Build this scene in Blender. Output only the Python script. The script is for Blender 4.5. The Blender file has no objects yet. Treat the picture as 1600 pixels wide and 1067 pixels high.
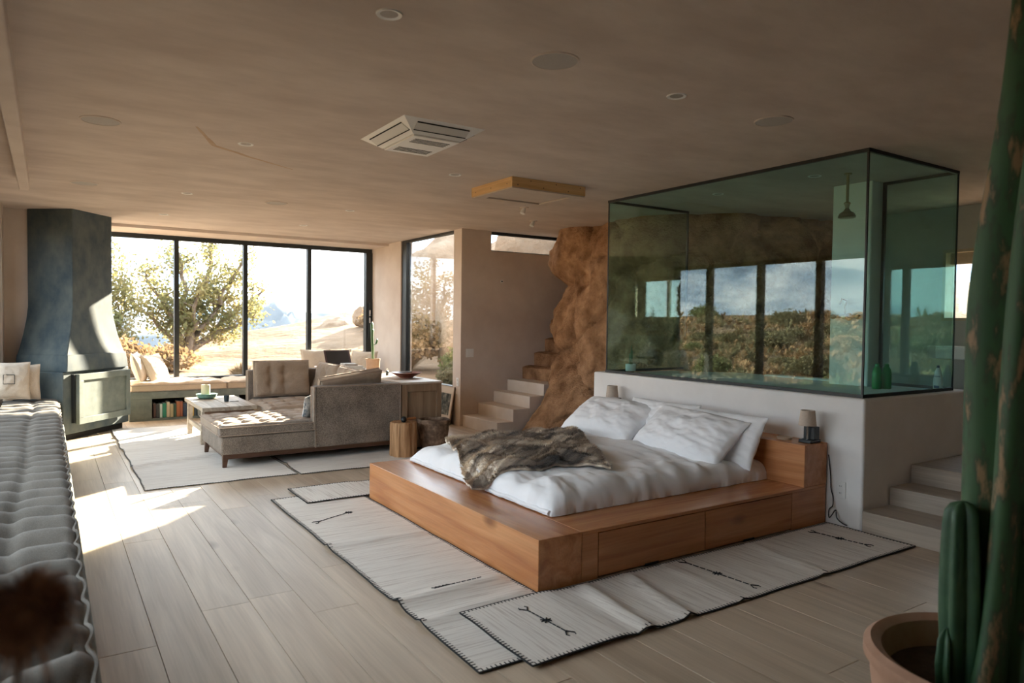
import bpy, bmesh, math, random
from mathutils import Vector, Matrix, noise
random.seed(7)
SC = bpy.context.scene
COL = SC.collection
PI = math.pi
R = random.Random(11)

# ------------------------------------------------------------------ camera, world, sun, exposure
cam_data = bpy.data.cameras.new('camera')
cam = bpy.data.objects.new('camera', cam_data)
COL.objects.link(cam)
cr = Vector((0.83513213, -0.54991574, 0.01212459))
cu = Vector((0.00610962, 0.03131527, 0.99949088))
cf = Vector((0.55001545, 0.83463287, -0.02951217))
M = Matrix((cr, cu, -cf)).transposed().to_4x4()
M.translation = Vector((0, 0, 1.45))
cam.matrix_world = M
cam_data.sensor_width = 36.0
cam_data.lens = 1101.83 / 1600 * 36
cam_data.clip_start = 0.02
cam_data.clip_end = 900
cam_data.dof.use_dof = True
cam_data.dof.focus_distance = 6.0
cam_data.dof.aperture_fstop = 2.8
SC.camera = cam

SUN = Vector((1.0, 0.80, 0.48)).normalized()      # towards the sun
sun_data = bpy.data.lights.new('sun', 'SUN')
sun_data.energy = 24.0
sun_data.color = (1.0, 0.85, 0.66)
sun_data.angle = math.radians(0.6)
sun = bpy.data.objects.new('sun', sun_data)
COL.objects.link(sun)
sun.rotation_euler = SUN.to_track_quat('Z', 'Y').to_euler()
sun.location = (20, 15, 12)

def build_world():
    w = bpy.data.worlds.new('sky'); SC.world = w; w.use_nodes = True
    nt = w.node_tree; N = nt.nodes; L = nt.links
    N.clear()
    out = N.new('ShaderNodeOutputWorld'); bg = N.new('ShaderNodeBackground')
    L.new(bg.outputs[0], out.inputs[0])
    tc = N.new('ShaderNodeTexCoord')
    mp = N.new('ShaderNodeMapping'); mp.inputs['Scale'].default_value = (1.0, 1.0, 2.8)
    L.new(tc.outputs['Generated'], mp.inputs[0])
    n1 = N.new('ShaderNodeTexNoise'); n1.inputs['Scale'].default_value = 3.4
    n1.inputs['Detail'].default_value = 7; n1.inputs['Roughness'].default_value = 0.55
    n1.inputs['Distortion'].default_value = 0.4
    L.new(mp.outputs[0], n1.inputs['Vector'])
    rp = N.new('ShaderNodeValToRGB')
    rp.color_ramp.elements[0].position = 0.43; rp.color_ramp.elements[0].color = (0.17, 0.24, 0.33, 1)
    rp.color_ramp.elements[1].position = 0.57; rp.color_ramp.elements[1].color = (1.0, 1.0, 1.0, 1)
    e = rp.color_ramp.elements.new(0.49); e.color = (0.44, 0.54, 0.65, 1)
    L.new(n1.outputs[0], rp.inputs[0])
    # brightness rises smoothly towards the sun
    dot = N.new('ShaderNodeVectorMath'); dot.operation = 'DOT_PRODUCT'
    dot.inputs[1].default_value = SUN
    nrm = N.new('ShaderNodeVectorMath'); nrm.operation = 'NORMALIZE'
    L.new(tc.outputs['Generated'], nrm.inputs[0]); L.new(nrm.outputs[0], dot.inputs[0])
    mr = N.new('ShaderNodeMapRange'); mr.inputs['From Min'].default_value = -0.2; mr.inputs['From Max'].default_value = 1.0
    mr.inputs['To Min'].default_value = 0.0; mr.inputs['To Max'].default_value = 1.0
    L.new(dot.outputs['Value'], mr.inputs['Value'])
    pw = N.new('ShaderNodeMath'); pw.operation = 'POWER'; pw.inputs[1].default_value = 3.0
    L.new(mr.outputs[0], pw.inputs[0])
    ma = N.new('ShaderNodeMath'); ma.operation = 'MULTIPLY_ADD'; ma.inputs[1].default_value = 3.2; ma.inputs[2].default_value = 3.1
    L.new(pw.outputs[0], ma.inputs[0])
    # below the horizon the dry ground answers
    sp = N.new('ShaderNodeSeparateXYZ'); L.new(nrm.outputs[0], sp.inputs[0])
    gr = N.new('ShaderNodeMapRange'); gr.inputs['From Min'].default_value = -0.02; gr.inputs['From Max'].default_value = 0.0
    L.new(sp.outputs['Z'], gr.inputs['Value'])
    mx = N.new('ShaderNodeMix'); mx.data_type = 'RGBA'
    mx.inputs[6].default_value = (0.38, 0.28, 0.2, 1)
    L.new(gr.outputs[0], mx.inputs[0]); L.new(rp.outputs[0], mx.inputs[7])
    L.new(mx.outputs[2], bg.inputs[0]); L.new(ma.outputs[0], bg.inputs[1])
build_world()

SC.view_settings.view_transform = 'Standard'
SC.view_settings.look = 'None'
SC.view_settings.exposure = 1.32
SC.view_settings.gamma = 1.0
SC.view_settings.use_curve_mapping = False
cy = SC.cycles
cy.max_bounces = 10; cy.diffuse_bounces = 6; cy.glossy_bounces = 5; cy.transmission_bounces = 6
cy.transparent_max_bounces = 24
cy.sample_clamp_indirect = 8.0
cy.caustics_reflective = False; cy.caustics_refractive = False
cy.use_denoising = True

def portal(name, loc, direction, sx, sy):
    d = bpy.data.lights.new(name, 'AREA'); d.shape = 'RECTANGLE'; d.size = sx; d.size_y = sy
    d.cycles.is_portal = True
    o = bpy.data.objects.new(name, d); COL.objects.link(o); o.location = loc
    o.rotation_euler = (-Vector(direction)).to_track_quat('Z', 'Y').to_euler()
portal('portal_left_windows', (-0.64, 5.92, 1.45), (1, 0, 0), 2.25, 7.6)
portal('portal_back_windows', (2.6, 11.75, 1.6), (0, -1, 0), 4.3, 2.1)
portal('portal_tall_window', (4.86, 9.45, 1.6), (-1, 0, 0), 2.2, 1.9)
portal('portal_strip_window', (5.9, 8.62, 2.56), (0, -1, 0), 1.6, 0.3)
portal('portal_bath_window', (8.15, 3.25, 1.88), (-1, 0, 0), 0.75, 1.0)

# ------------------------------------------------------------------ material helpers
def new_mat(name):
    m = bpy.data.materials.new(name); m.use_nodes = True
    return m, m.node_tree.nodes, m.node_tree.links, m.node_tree.nodes['Principled BSDF']

def mat(name, c1, c2=None, rough=0.7, scale=4.0, stretch=(1, 1, 1), detail=5, bump=0.0, bump_scale=None, bump_dist=0.01,
        metal=0.0, spec=0.5, rand=0.0, sheen=0.0, lo=0.35, hi=0.65, c3=None, coat=0.0):
    """noise-mixed colour, noise bump, optional random value per object"""
    m, N, L, B = new_mat(name)
    B.inputs['Roughness'].default_value = rough; B.inputs['Metallic'].default_value = metal
    B.inputs['Specular IOR Level'].default_value = spec
    if sheen: B.inputs['Sheen Weight'].default_value = sheen
    if coat: B.inputs['Coat Weight'].default_value = coat
    tc = N.new('ShaderNodeTexCoord'); mp = N.new('ShaderNodeMapping'); mp.inputs['Scale'].default_value = stretch
    L.new(tc.outputs['Object'], mp.inputs[0])
    oi = None
    if rand:
        oi = N.new('ShaderNodeObjectInfo')
        cx = N.new('ShaderNodeCombineXYZ')
        mu = N.new('ShaderNodeMath'); mu.operation = 'MULTIPLY'; mu.inputs[1].default_value = 37.0
        L.new(oi.outputs['Random'], mu.inputs[0])
        for i in range(3): L.new(mu.outputs[0], cx.inputs[i])
        L.new(cx.outputs[0], mp.inputs['Location'])
    col = None
    if c2 is None: c2 = c1
    n = N.new('ShaderNodeTexNoise'); n.inputs['Scale'].default_value = scale; n.inputs['Detail'].default_value = detail
    n.inputs['Roughness'].default_value = 0.6
    L.new(mp.outputs[0], n.inputs['Vector'])
    rp = N.new('ShaderNodeValToRGB')
    rp.color_ramp.elements[0].position = lo; rp.color_ramp.elements[0].color = (*c1, 1)
    rp.color_ramp.elements[1].position = hi; rp.color_ramp.elements[1].color = (*c2, 1)
    if c3: 
        e = rp.color_ramp.elements.new(0.5 * (lo + hi)); e.color = (*c3, 1)
    L.new(n.outputs[0], rp.inputs[0]); col = rp.outputs[0]
    if rand:
        hs = N.new('ShaderNodeHueSaturation')
        mr = N.new('ShaderNodeMapRange'); mr.inputs['To Min'].default_value = 1 - rand; mr.inputs['To Max'].default_value = 1 + rand
        L.new(oi.outputs['Random'], mr.inputs['Value']); L.new(mr.outputs[0], hs.inputs['Value'])
        L.new(col, hs.inputs['Color']); col = hs.outputs[0]
    L.new(col, B.inputs['Base Color'])
    if bump:
        n2 = N.new('ShaderNodeTexNoise'); n2.inputs['Scale'].default_value = bump_scale or scale * 6; n2.inputs['Detail'].default_value = 6
        L.new(mp.outputs[0], n2.inputs['Vector'])
        b = N.new('ShaderNodeBump'); b.inputs['Strength'].default_value = bump; b.inputs['Distance'].default_value = bump_dist
        L.new(n2.outputs[0], b.inputs['Height']); L.new(b.outputs[0], B.inputs['Normal'])
    return m

def weave_mat(name, c1, c2, scale=260, rough=0.9, bump=0.3, mottled=0.0, streak=(1, 1, 1)):
    m, N, L, B = new_mat(name)
    B.inputs['Roughness'].default_value = rough; B.inputs['Specular IOR Level'].default_value = 0.15
    B.inputs['Sheen Weight'].default_value = 0.15
    tc = N.new('ShaderNodeTexCoord'); mp = N.new('ShaderNodeMapping'); mp.inputs['Scale'].default_value = streak
    L.new(tc.outputs['Object'], mp.inputs[0])
    n = N.new('ShaderNodeTexNoise'); n.inputs['Scale'].default_value = scale; n.inputs['Detail'].default_value = 2
    L.new(mp.outputs[0], n.inputs['Vector'])
    n3 = N.new('ShaderNodeTexNoise'); n3.inputs['Scale'].default_value = 5; n3.inputs['Detail'].default_value = 4
    L.new(tc.outputs['Object'], n3.inputs['Vector'])
    ad = N.new('ShaderNodeMath'); ad.operation = 'MULTIPLY_ADD'; ad.inputs[1].default_value = 0.5 + mottled
    L.new(n3.outputs[0], ad.inputs[0]); L.new(n.outputs[0], ad.inputs[2])
    sb = N.new('ShaderNodeMath'); sb.operation = 'SUBTRACT'; sb.inputs[1].default_value = 0.25 + mottled / 2
    L.new(ad.outputs[0], sb.inputs[0])
    rp = N.new('ShaderNodeValToRGB')
    rp.color_ramp.elements[0].position = 0.3; rp.color_ramp.elements[0].color = (*c1, 1)
    rp.color_ramp.elements[1].position = 0.7; rp.color_ramp.elements[1].color = (*c2, 1)
    L.new(sb.outputs[0], rp.inputs[0]); L.new(rp.outputs[0], B.inputs['Base Color'])
    b = N.new('ShaderNodeBump'); b.inputs['Strength'].default_value = bump; b.inputs['Distance'].default_value = 0.002
    L.new(n.outputs[0], b.inputs['Height']); L.new(b.outputs[0], B.inputs['Normal'])
    return m

def wood_mat(name, c1, c2, c3, axis=0, scale=1.0, rough=0.5, knots=True, rand=0.0, bump=0.1):
    """grain runs along AXIS of the object space"""
    m, N, L, B = new_mat(name)
    B.inputs['Roughness'].default_value = rough
    tc = N.new('ShaderNodeTexCoord'); mp = N.new('ShaderNodeMapping')
    s = [9 * scale] * 3; s[axis] = 0.7 * scale
    mp.inputs['Scale'].default_value = s
    L.new(tc.outputs['Object'], mp.inputs[0])
    oi = N.new('ShaderNodeObjectInfo')
    mu = N.new('ShaderNodeMath'); mu.operation = 'MULTIPLY'; mu.inputs[1].default_value = 23.0
    L.new(oi.outputs['Random'], mu.inputs[0])
    cx = N.new('ShaderNodeCombineXYZ')
    for i in range(3): L.new(mu.outputs[0], cx.inputs[i])
    L.new(cx.outputs[0], mp.inputs['Location'])
    n = N.new('ShaderNodeTexNoise'); n.inputs['Scale'].default_value = 1.6; n.inputs['Detail'].default_value = 6
    n.inputs['Distortion'].default_value = 0.9
    L.new(mp.outputs[0], n.inputs['Vector'])
    rp = N.new('ShaderNodeValToRGB')
    rp.color_ramp.elements[0].position = 0.32; rp.color_ramp.elements[0].color = (*c1, 1)
    rp.color_ramp.elements[1].position = 0.68; rp.color_ramp.elements[1].color = (*c2, 1)
    e = rp.color_ramp.elements.new(0.5); e.color = (*c3, 1)
    L.new(n.outputs[0], rp.inputs[0]); col = rp.outputs[0]
    # fine grain
    mp2 = N.new('ShaderNodeMapping'); s2 = [120 * scale] * 3; s2[axis] = 3.0 * scale; mp2.inputs['Scale'].default_value = s2
    L.new(tc.outputs['Object'], mp2.inputs[0])
    n2 = N.new('ShaderNodeTexNoise'); n2.inputs['Scale'].default_value = 1.0; n2.inputs['Detail'].default_value = 3
    L.new(mp2.outputs[0], n2.inputs['Vector'])
    mr = N.new('ShaderNodeMapRange'); mr.inputs['From Min'].default_value = 0.3; mr.inputs['From Max'].default_value = 0.7
    mr.inputs['To Min'].default_value = 0.9; mr.inputs['To Max'].default_value = 1.06
    L.new(n2.outputs[0], mr.inputs['Value'])
    hs = N.new('ShaderNodeHueSaturation'); L.new(col, hs.inputs['Color'])
    val = mr.outputs[0]
    if rand:
        mr2 = N.new('ShaderNodeMapRange'); mr2.inputs['To Min'].default_value = 1 - rand; mr2.inputs['To Max'].default_value = 1 + rand
        L.new(oi.outputs['Random'], mr2.inputs['Value'])
        mm = N.new('ShaderNodeMath'); mm.operation = 'MULTIPLY'; L.new(val, mm.inputs[0]); L.new(mr2.outputs[0], mm.inputs[1]); val = mm.outputs[0]
    L.new(val, hs.inputs['Value']); col = hs.outputs[0]
    if knots:
        v = N.new('ShaderNodeTexVoronoi'); v.inputs['Scale'].default_value = 1.0
        mp3 = N.new('ShaderNodeMapping'); s3 = [3.4 * scale] * 3; s3[axis] = 1.6 * scale; mp3.inputs['Scale'].default_value = s3
        L.new(tc.outputs['Object'], mp3.inputs[0]); L.new(cx.outputs[0], mp3.inputs['Location']); L.new(mp3.outputs[0], v.inputs['Vector'])
        kr = N.new('ShaderNodeMapRange'); kr.inputs['From Min'].default_value = 0.05; kr.inputs['From Max'].default_value = 0.13
        kr.inputs['To Min'].default_value = 0.75; kr.inputs['To Max'].default_value = 0.0
        L.new(v.outputs['Distance'], kr.inputs['Value'])
        mx = N.new('ShaderNodeMix'); mx.data_type = 'RGBA'
        mx.inputs[7].default_value = (c1[0] * 0.35, c1[1] * 0.3, c1[2] * 0.28, 1)
        L.new(kr.outputs[0], mx.inputs[0]); L.new(col, mx.inputs[6]); col = mx.outputs[2]
    L.new(col, B.inputs['Base Color'])
    b = N.new('ShaderNodeBump'); b.inputs['Strength'].default_value = bump; b.inputs['Distance'].default_value = 0.002
    L.new(n2.outputs[0], b.inputs['Height']); L.new(b.outputs[0], B.inputs['Normal'])
    return m

def glass_mat(name, tint, r0=0.05, boost=1.0, rough=0.0):
    m = bpy.data.materials.new(name); m.use_nodes = True
    N = m.node_tree.nodes; L = m.node_tree.links; N.clear()
    out = N.new('ShaderNodeOutputMaterial'); mix = N.new('ShaderNodeMixShader')
    tr = N.new('ShaderNodeBsdfTransparent'); tr.inputs[0].default_value = (*tint, 1)
    gl = N.new('ShaderNodeBsdfGlossy'); gl.inputs['Roughness'].default_value = rough; gl.inputs[0].default_value = (1, 1, 1, 1)
    geo = N.new('ShaderNodeNewGeometry')
    d = N.new('ShaderNodeVectorMath'); d.operation = 'DOT_PRODUCT'
    L.new(geo.outputs['Incoming'], d.inputs[0]); L.new(geo.outputs['Normal'], d.inputs[1])
    ab = N.new('ShaderNodeMath'); ab.operation = 'ABSOLUTE'; L.new(d.outputs['Value'], ab.inputs[0])
    om = N.new('ShaderNodeMath'); om.operation = 'SUBTRACT'; om.inputs[0].default_value = 1.0; L.new(ab.outputs[0], om.inputs[1])
    p5 = N.new('ShaderNodeMath'); p5.operation = 'POWER'; p5.inputs[1].default_value = 5; L.new(om.outputs[0], p5.inputs[0])
    ma = N.new('ShaderNodeMath'); ma.operation = 'MULTIPLY_ADD'; ma.inputs[1].default_value = (1 - r0) * boost; ma.inputs[2].default_value = r0 * boost
    L.new(p5.outputs[0], ma.inputs[0])
    L.new(ma.outputs[0], mix.inputs[0]); L.new(tr.outputs[0], mix.inputs[1]); L.new(gl.outputs[0], mix.inputs[2])
    L.new(mix.outputs[0], out.inputs[0])
    return m

def rug_mat(name, base, streak, axis):
    m, N, L, B = new_mat(name)
    B.inputs['Roughness'].default_value = 0.95; B.inputs['Specular IOR Level'].default_value = 0.1
    tc = N.new('ShaderNodeTexCoord'); mp = N.new('ShaderNodeMapping')
    s = [90, 90, 90]; s[axis] = 3; mp.inputs['Scale'].default_value = s
    L.new(tc.outputs['Object'], mp.inputs[0])
    n = N.new('ShaderNodeTexNoise'); n.inputs['Scale'].default_value = 1; n.inputs['Detail'].default_value = 4
    L.new(mp.outputs[0], n.inputs['Vector'])
    rp = N.new('ShaderNodeValToRGB'); rp.color_ramp.elements[0].position = 0.28; rp.color_ramp.elements[0].color = (*streak, 1)
    rp.color_ramp.elements[1].position = 0.52; rp.color_ramp.elements[1].color = (*base, 1)
    L.new(n.outputs[0], rp.inputs[0]); L.new(rp.outputs[0], B.inputs['Base Color'])
    b = N.new('ShaderNodeBump'); b.inputs['Strength'].default_value = 0.4; b.inputs['Distance'].default_value = 0.003
    L.new(n.outputs[0], b.inputs['Height']); L.new(b.outputs[0], B.inputs['Normal'])
    return m

def fur_mat(name):
    m, N, L, B = new_mat(name)
    B.inputs['Roughness'].default_value = 0.7; B.inputs['Sheen Weight'].default_value = 0.3
    tc = N.new('ShaderNodeTexCoord'); mp = N.new('ShaderNodeMapping')
    mp.inputs['Rotation'].default_value = (0, 0, math.radians(-28)); mp.inputs['Scale'].default_value = (1.3, 9, 1)
    L.new(tc.outputs['Object'], mp.inputs[0])
    n = N.new('ShaderNodeTexNoise'); n.inputs['Scale'].default_value = 1.4; n.inputs['Detail'].default_value = 5; n.inputs['Distortion'].default_value = 0.6
    L.new(mp.outputs[0], n.inputs['Vector'])
    rp = N.new('ShaderNodeValToRGB')
    rp.color_ramp.elements[0].position = 0.36; rp.color_ramp.elements[0].color = (0.10, 0.078, 0.062, 1)
    rp.color_ramp.elements[1].position = 0.66; rp.color_ramp.elements[1].color = (0.90, 0.80, 0.66, 1)
    e = rp.color_ramp.elements.new(0.5); e.color = (0.46, 0.36, 0.27, 1)
    L.new(n.outputs[0], rp.inputs[0]); L.new(rp.outputs[0], B.inputs['Base Color'])
    return m

# ------------------------------------------------------------------ materials
def ceiling_mat():
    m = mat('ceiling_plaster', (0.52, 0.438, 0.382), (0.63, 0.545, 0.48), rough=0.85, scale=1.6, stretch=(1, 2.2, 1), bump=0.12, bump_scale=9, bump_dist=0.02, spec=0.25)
    return m
M_CEIL = ceiling_mat()
M_STAIN = mat('plaster_streak', (0.48, 0.33, 0.22), (0.54, 0.40, 0.28), rough=0.9, scale=8)
M_PLASTER = mat('warm_plaster', (0.60, 0.51, 0.445), (0.68, 0.595, 0.525), rough=0.88, scale=2.2, bump=0.1, bump_scale=14, bump_dist=0.01, spec=0.2)
M_WHITE = mat('white_plaster', (0.80, 0.795, 0.78), (0.86, 0.855, 0.84), rough=0.85, scale=3, bump=0.15, bump_scale=22, bump_dist=0.006, spec=0.2)
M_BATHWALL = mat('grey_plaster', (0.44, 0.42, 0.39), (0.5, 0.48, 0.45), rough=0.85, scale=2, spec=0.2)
M_PLANK = wood_mat('pale_oak', (0.45, 0.355, 0.262), (0.60, 0.495, 0.38), (0.53, 0.43, 0.325), axis=1, scale=0.6, rough=0.42, knots=True, rand=0.10, bump=0.06)
M_STEPWOOD = wood_mat('pale_step_oak', (0.36, 0.30, 0.235), (0.50, 0.43, 0.35), (0.43, 0.365, 0.295), axis=1, scale=0.7, rough=0.5, knots=False, bump=0.05)
M_LSTEP = mat('step_plaster', (0.66, 0.58, 0.50), (0.74, 0.67, 0.59), rough=0.75, scale=3, bump=0.08, bump_scale=16)
M_FIR_Y = wood_mat('fir_along_y', (0.40, 0.155, 0.06), (0.60, 0.285, 0.12), (0.505, 0.215, 0.085), axis=1, scale=0.8, rough=0.27, bump=0.06)
M_FIR_X = wood_mat('fir_along_x', (0.40, 0.155, 0.06), (0.60, 0.285, 0.12), (0.505, 0.215, 0.085), axis=0, scale=0.8, rough=0.27, bump=0.06)
M_BLACK = mat('black_metal', (0.012, 0.016, 0.018), rough=0.45)
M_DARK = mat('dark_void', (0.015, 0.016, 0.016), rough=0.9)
M_PANE = glass_mat('window_glass', (0.96, 0.975, 0.97), 0.04)
M_SHOWERGLASS = glass_mat('green_glass', (0.775, 0.92, 0.905), 0.04, 1.0)
M_CONCRETE = mat('green_concrete', (0.115, 0.13, 0.115), (0.22, 0.235, 0.2), rough=0.7, scale=4, bump=0.08, bump_scale=20)
M_CHIM = mat('blue_green_plaster', (0.034, 0.06, 0.078), (0.115, 0.14, 0.135), rough=0.72, scale=5, stretch=(1, 1, 0.7), bump=0.06, bump_scale=24, lo=0.3, hi=0.7)
M_CHIMDOOR = mat('grey_green_paint', (0.12, 0.15, 0.135), (0.18, 0.21, 0.185), rough=0.55, scale=8)
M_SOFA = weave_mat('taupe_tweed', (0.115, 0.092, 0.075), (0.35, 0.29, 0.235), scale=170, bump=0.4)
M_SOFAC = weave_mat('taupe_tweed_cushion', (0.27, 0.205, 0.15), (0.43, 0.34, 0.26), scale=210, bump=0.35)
M_PIPING = mat('taupe_piping', (0.34, 0.26, 0.2), (0.42, 0.33, 0.26), rough=0.9, scale=40)
M_DARKWOOD = wood_mat('walnut', (0.07, 0.032, 0.016), (0.13, 0.065, 0.035), (0.1, 0.045, 0.024), axis=0, rough=0.4, knots=False)
M_BENCHC = weave_mat('sand_linen', (0.50, 0.365, 0.25), (0.64, 0.49, 0.36), scale=160, bump=0.2)
M_LINEN = weave_mat('natural_linen', (0.60, 0.51, 0.41), (0.73, 0.645, 0.54), scale=180, bump=0.25)
M_DAYBED = weave_mat('grey_linen', (0.135, 0.12, 0.10), (0.215, 0.192, 0.163), scale=420, bump=0.25, streak=(1, 0.3, 1))
M_DAYBEDSIDE = weave_mat('pale_linen_side', (0.19, 0.155, 0.125), (0.29, 0.245, 0.2), scale=150, bump=0.3)
M_SHEET = mat('white_cotton', (0.87, 0.88, 0.90), (0.91, 0.92, 0.94), rough=0.85, scale=3, bump=0.12, bump_scale=60, bump_dist=0.004, spec=0.2, sheen=0.1)
M_FUR = fur_mat('striped_fur')
M_RUG_X = rug_mat('cream_wool_x', (0.77, 0.74, 0.69), (0.56, 0.51, 0.465), 0)
M_RUG_Y = rug_mat('cream_wool_y', (0.77, 0.74, 0.69), (0.56, 0.51, 0.465), 1)
M_THREAD = mat('black_thread', (0.018, 0.02, 0.022), rough=0.9)
M_ROCK = mat('orange_granite', (0.16, 0.08, 0.035), (0.60, 0.37, 0.21), rough=0.92, scale=4.5, detail=12, bump=1.0, bump_scale=38, bump_dist=0.03, c3=(0.38, 0.215, 0.115), lo=0.3, hi=0.72, spec=0.15)
M_OUTROCK = mat('pale_granite', (0.20, 0.14, 0.095), (0.34, 0.26, 0.19), rough=0.95, scale=1.2, detail=9, bump=0.8, bump_scale=9, bump_dist=0.06, c3=(0.27, 0.195, 0.135), spec=0.1)
M_SAND = mat('desert_sand', (0.13, 0.087, 0.056), (0.255, 0.18, 0.123), rough=0.97, scale=0.35, detail=12, bump=0.8, bump_scale=3.0, bump_dist=0.12, c3=(0.2, 0.14, 0.092), spec=0.05)
M_HILL = mat('hazy_hill', (0.15, 0.165, 0.18), (0.24, 0.25, 0.255), rough=1, scale=0.08, detail=8, spec=0.0)  # blue-grey distance haze is put into this colour
M_LEAF = mat('juniper_leaf', (0.15, 0.155, 0.065), (0.36, 0.29, 0.13), rough=0.8, scale=1.5, detail=3, c3=(0.24, 0.22, 0.09))
def add_translucent(m, w):
    N = m.node_tree.nodes; L = m.node_tree.links; B = N['Principled BSDF']; out = [n for n in N if n.type == 'OUTPUT_MATERIAL'][0]
    t = N.new('ShaderNodeBsdfTranslucent'); mx = N.new('ShaderNodeMixShader'); mx.inputs[0].default_value = w
    L.new(B.inputs['Base Color'].links[0].from_socket, t.inputs[0])
    L.new(B.outputs[0], mx.inputs[1]); L.new(t.outputs[0], mx.inputs[2]); L.new(mx.outputs[0], out.inputs[0])
add_translucent(M_LEAF, 0.45)
M_BARK = mat('grey_bark', (0.14, 0.1, 0.075), (0.30, 0.235, 0.18), rough=0.95, scale=8, stretch=(4, 4, 1), bump=0.5)
M_DRY = mat('dry_brush', (0.19, 0.12, 0.06), (0.31, 0.215, 0.115), rough=0.95, scale=3)
M_SCRUB = mat('tawny_scrub', (0.30, 0.175, 0.085), (0.46, 0.30, 0.165), rough=0.95, scale=3)
M_SAGE = mat('sage_brush', (0.12, 0.115, 0.06), (0.27, 0.235, 0.13), rough=0.95, scale=3)
M_GREENB = mat('green_brush', (0.09, 0.12, 0.045), (0.20, 0.22, 0.08), rough=0.95, scale=3)
for _m in (M_DRY, M_SAGE, M_GREENB, M_SCRUB): add_translucent(_m, 0.3)
M_CERAMIC = mat('white_ceramic', (0.78, 0.78, 0.76), rough=0.3)
M_TERRA = mat('pale_terracotta', (0.42, 0.235, 0.15), (0.52, 0.32, 0.22), rough=0.8, scale=6, bump=0.05)
M_TAN = mat('tan_clay', (0.33, 0.22, 0.15), (0.42, 0.29, 0.2), rough=0.85, scale=9)
M_SOIL = mat('potting_soil', (0.05, 0.035, 0.025), (0.10, 0.07, 0.05), rough=1, scale=30, bump=0.6)
M_CACTUS = mat('cactus_skin', (0.045, 0.115, 0.05), (0.115, 0.215, 0.095), rough=0.5, scale=5, stretch=(1, 1, 0.4), bump=0.05)
M_CACTUSOLD = mat('corky_cactus_skin', (0.035, 0.035, 0.02), (0.30, 0.20, 0.11), rough=0.7, scale=8, stretch=(1, 1, 0.35), c3=(0.05, 0.085, 0.04), lo=0.38, hi=0.7)
M_CHROME = mat('chrome', (0.7, 0.7, 0.7), rough=0.15, metal=1.0)
M_BRASS = mat('aged_brass', (0.42, 0.33, 0.2), rough=0.3, metal=1.0)
M_SHADE = mat('beige_lampshade', (0.52, 0.43, 0.35), (0.58, 0.49, 0.4), rough=0.9, scale=90)
M_GREENP = mat('green_plastic', (0.015, 0.26, 0.06), (0.02, 0.32, 0.08), rough=0.25)
M_WHITEP = mat('white_plastic', (0.80, 0.80, 0.78), rough=0.4)
M_GRILLE = mat('speaker_mesh', (0.42, 0.39, 0.36), (0.46, 0.43, 0.4), rough=0.8, scale=200, bump=0.4, bump_scale=700, bump_dist=0.002)
M_PINE = wood_mat('yellow_pine', (0.60, 0.36, 0.15), (0.72, 0.48, 0.23), (0.66, 0.42, 0.19), axis=0, rough=0.6, knots=False)
M_PINE_Y = wood_mat('yellow_pine_y', (0.60, 0.36, 0.15), (0.72, 0.48, 0.23), (0.66, 0.42, 0.19), axis=1, rough=0.6, knots=False)
M_STUMP = wood_mat('split_pine_log', (0.26, 0.125, 0.05), (0.58, 0.35, 0.18), (0.43, 0.235, 0.11), axis=2, scale=2.2, rough=0.8, knots=False, bump=0.4)
M_URN = mat('weathered_urn', (0.09, 0.055, 0.035), (0.42, 0.29, 0.2), rough=0.9, scale=11, detail=8, bump=0.5, c3=(0.2, 0.13, 0.085))
M_CAB = wood_mat('brown_cabinet_wood', (0.24, 0.15, 0.085), (0.36, 0.245, 0.15), (0.30, 0.195, 0.115), axis=2, scale=1.0, rough=0.5, knots=False)
M_CABTOP = wood_mat('pale_cabinet_top', (0.50, 0.41, 0.33), (0.62, 0.53, 0.44), (0.56, 0.47, 0.385), axis=1, rough=0.4, knots=False)
M_TABLE = wood_mat('weathered_table_wood', (0.33, 0.27, 0.2), (0.54, 0.47, 0.37), (0.43, 0.36, 0.28), axis=1, scale=1.2, rough=0.6, knots=False)
M_TABLEEND = wood_mat('rough_plank_side', (0.15, 0.085, 0.05), (0.30, 0.19, 0.12), (0.22, 0.13, 0.08), axis=0, rough=0.8, knots=False)
M_CANDLE = mat('cream_wax', (0.78, 0.68, 0.44), rough=0.5)
M_GREENDISH = mat('green_glaze', (0.10, 0.22, 0.17), (0.18, 0.34, 0.27), rough=0.3, scale=20)
M_CUP = mat('slate_glaze', (0.03, 0.05, 0.06), rough=0.35)
M_PAPER = mat('paper', (0.74, 0.74, 0.72), rough=0.9)
M_REDBOWL = mat('dark_red_glaze', (0.17, 0.045, 0.03), (0.28, 0.11, 0.07), rough=0.35, scale=9)
M_LAPTOP = mat('maroon_shell', (0.055, 0.02, 0.02), rough=0.4)
M_SCREEN = mat('dark_screen', (0.03, 0.028, 0.028), rough=0.25)
M_PRINT = mat('ink_landscape', (0.03, 0.035, 0.03), (0.60, 0.54, 0.45), rough=0.9, scale=9, detail=8, lo=0.4, hi=0.68, c3=(0.16, 0.16, 0.13))
M_MAT = mat('cream_mount', (0.70, 0.60, 0.49), rough=0.9)
M_FRAMEW = mat('pale_wood_frame', (0.52, 0.40, 0.29), (0.6, 0.47, 0.35), rough=0.6, scale=20)
M_TASSEL = mat('brown_plume', (0.2, 0.10, 0.06), (0.60, 0.36, 0.22), rough=0.85, scale=40)
M_DKCAB = wood_mat('dark_brown_cabinet', (0.055, 0.022, 0.012), (0.10, 0.042, 0.022), (0.078, 0.03, 0.016), axis=0, rough=0.5, knots=False)
M_WTRIM = mat('window_wood_trim', (0.46, 0.36, 0.25), (0.54, 0.43, 0.31), rough=0.6, scale=12)
M_HATCH = mat('hatch_panel', (0.52, 0.43, 0.36), (0.58, 0.49, 0.41), rough=0.8, scale=4)
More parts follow.
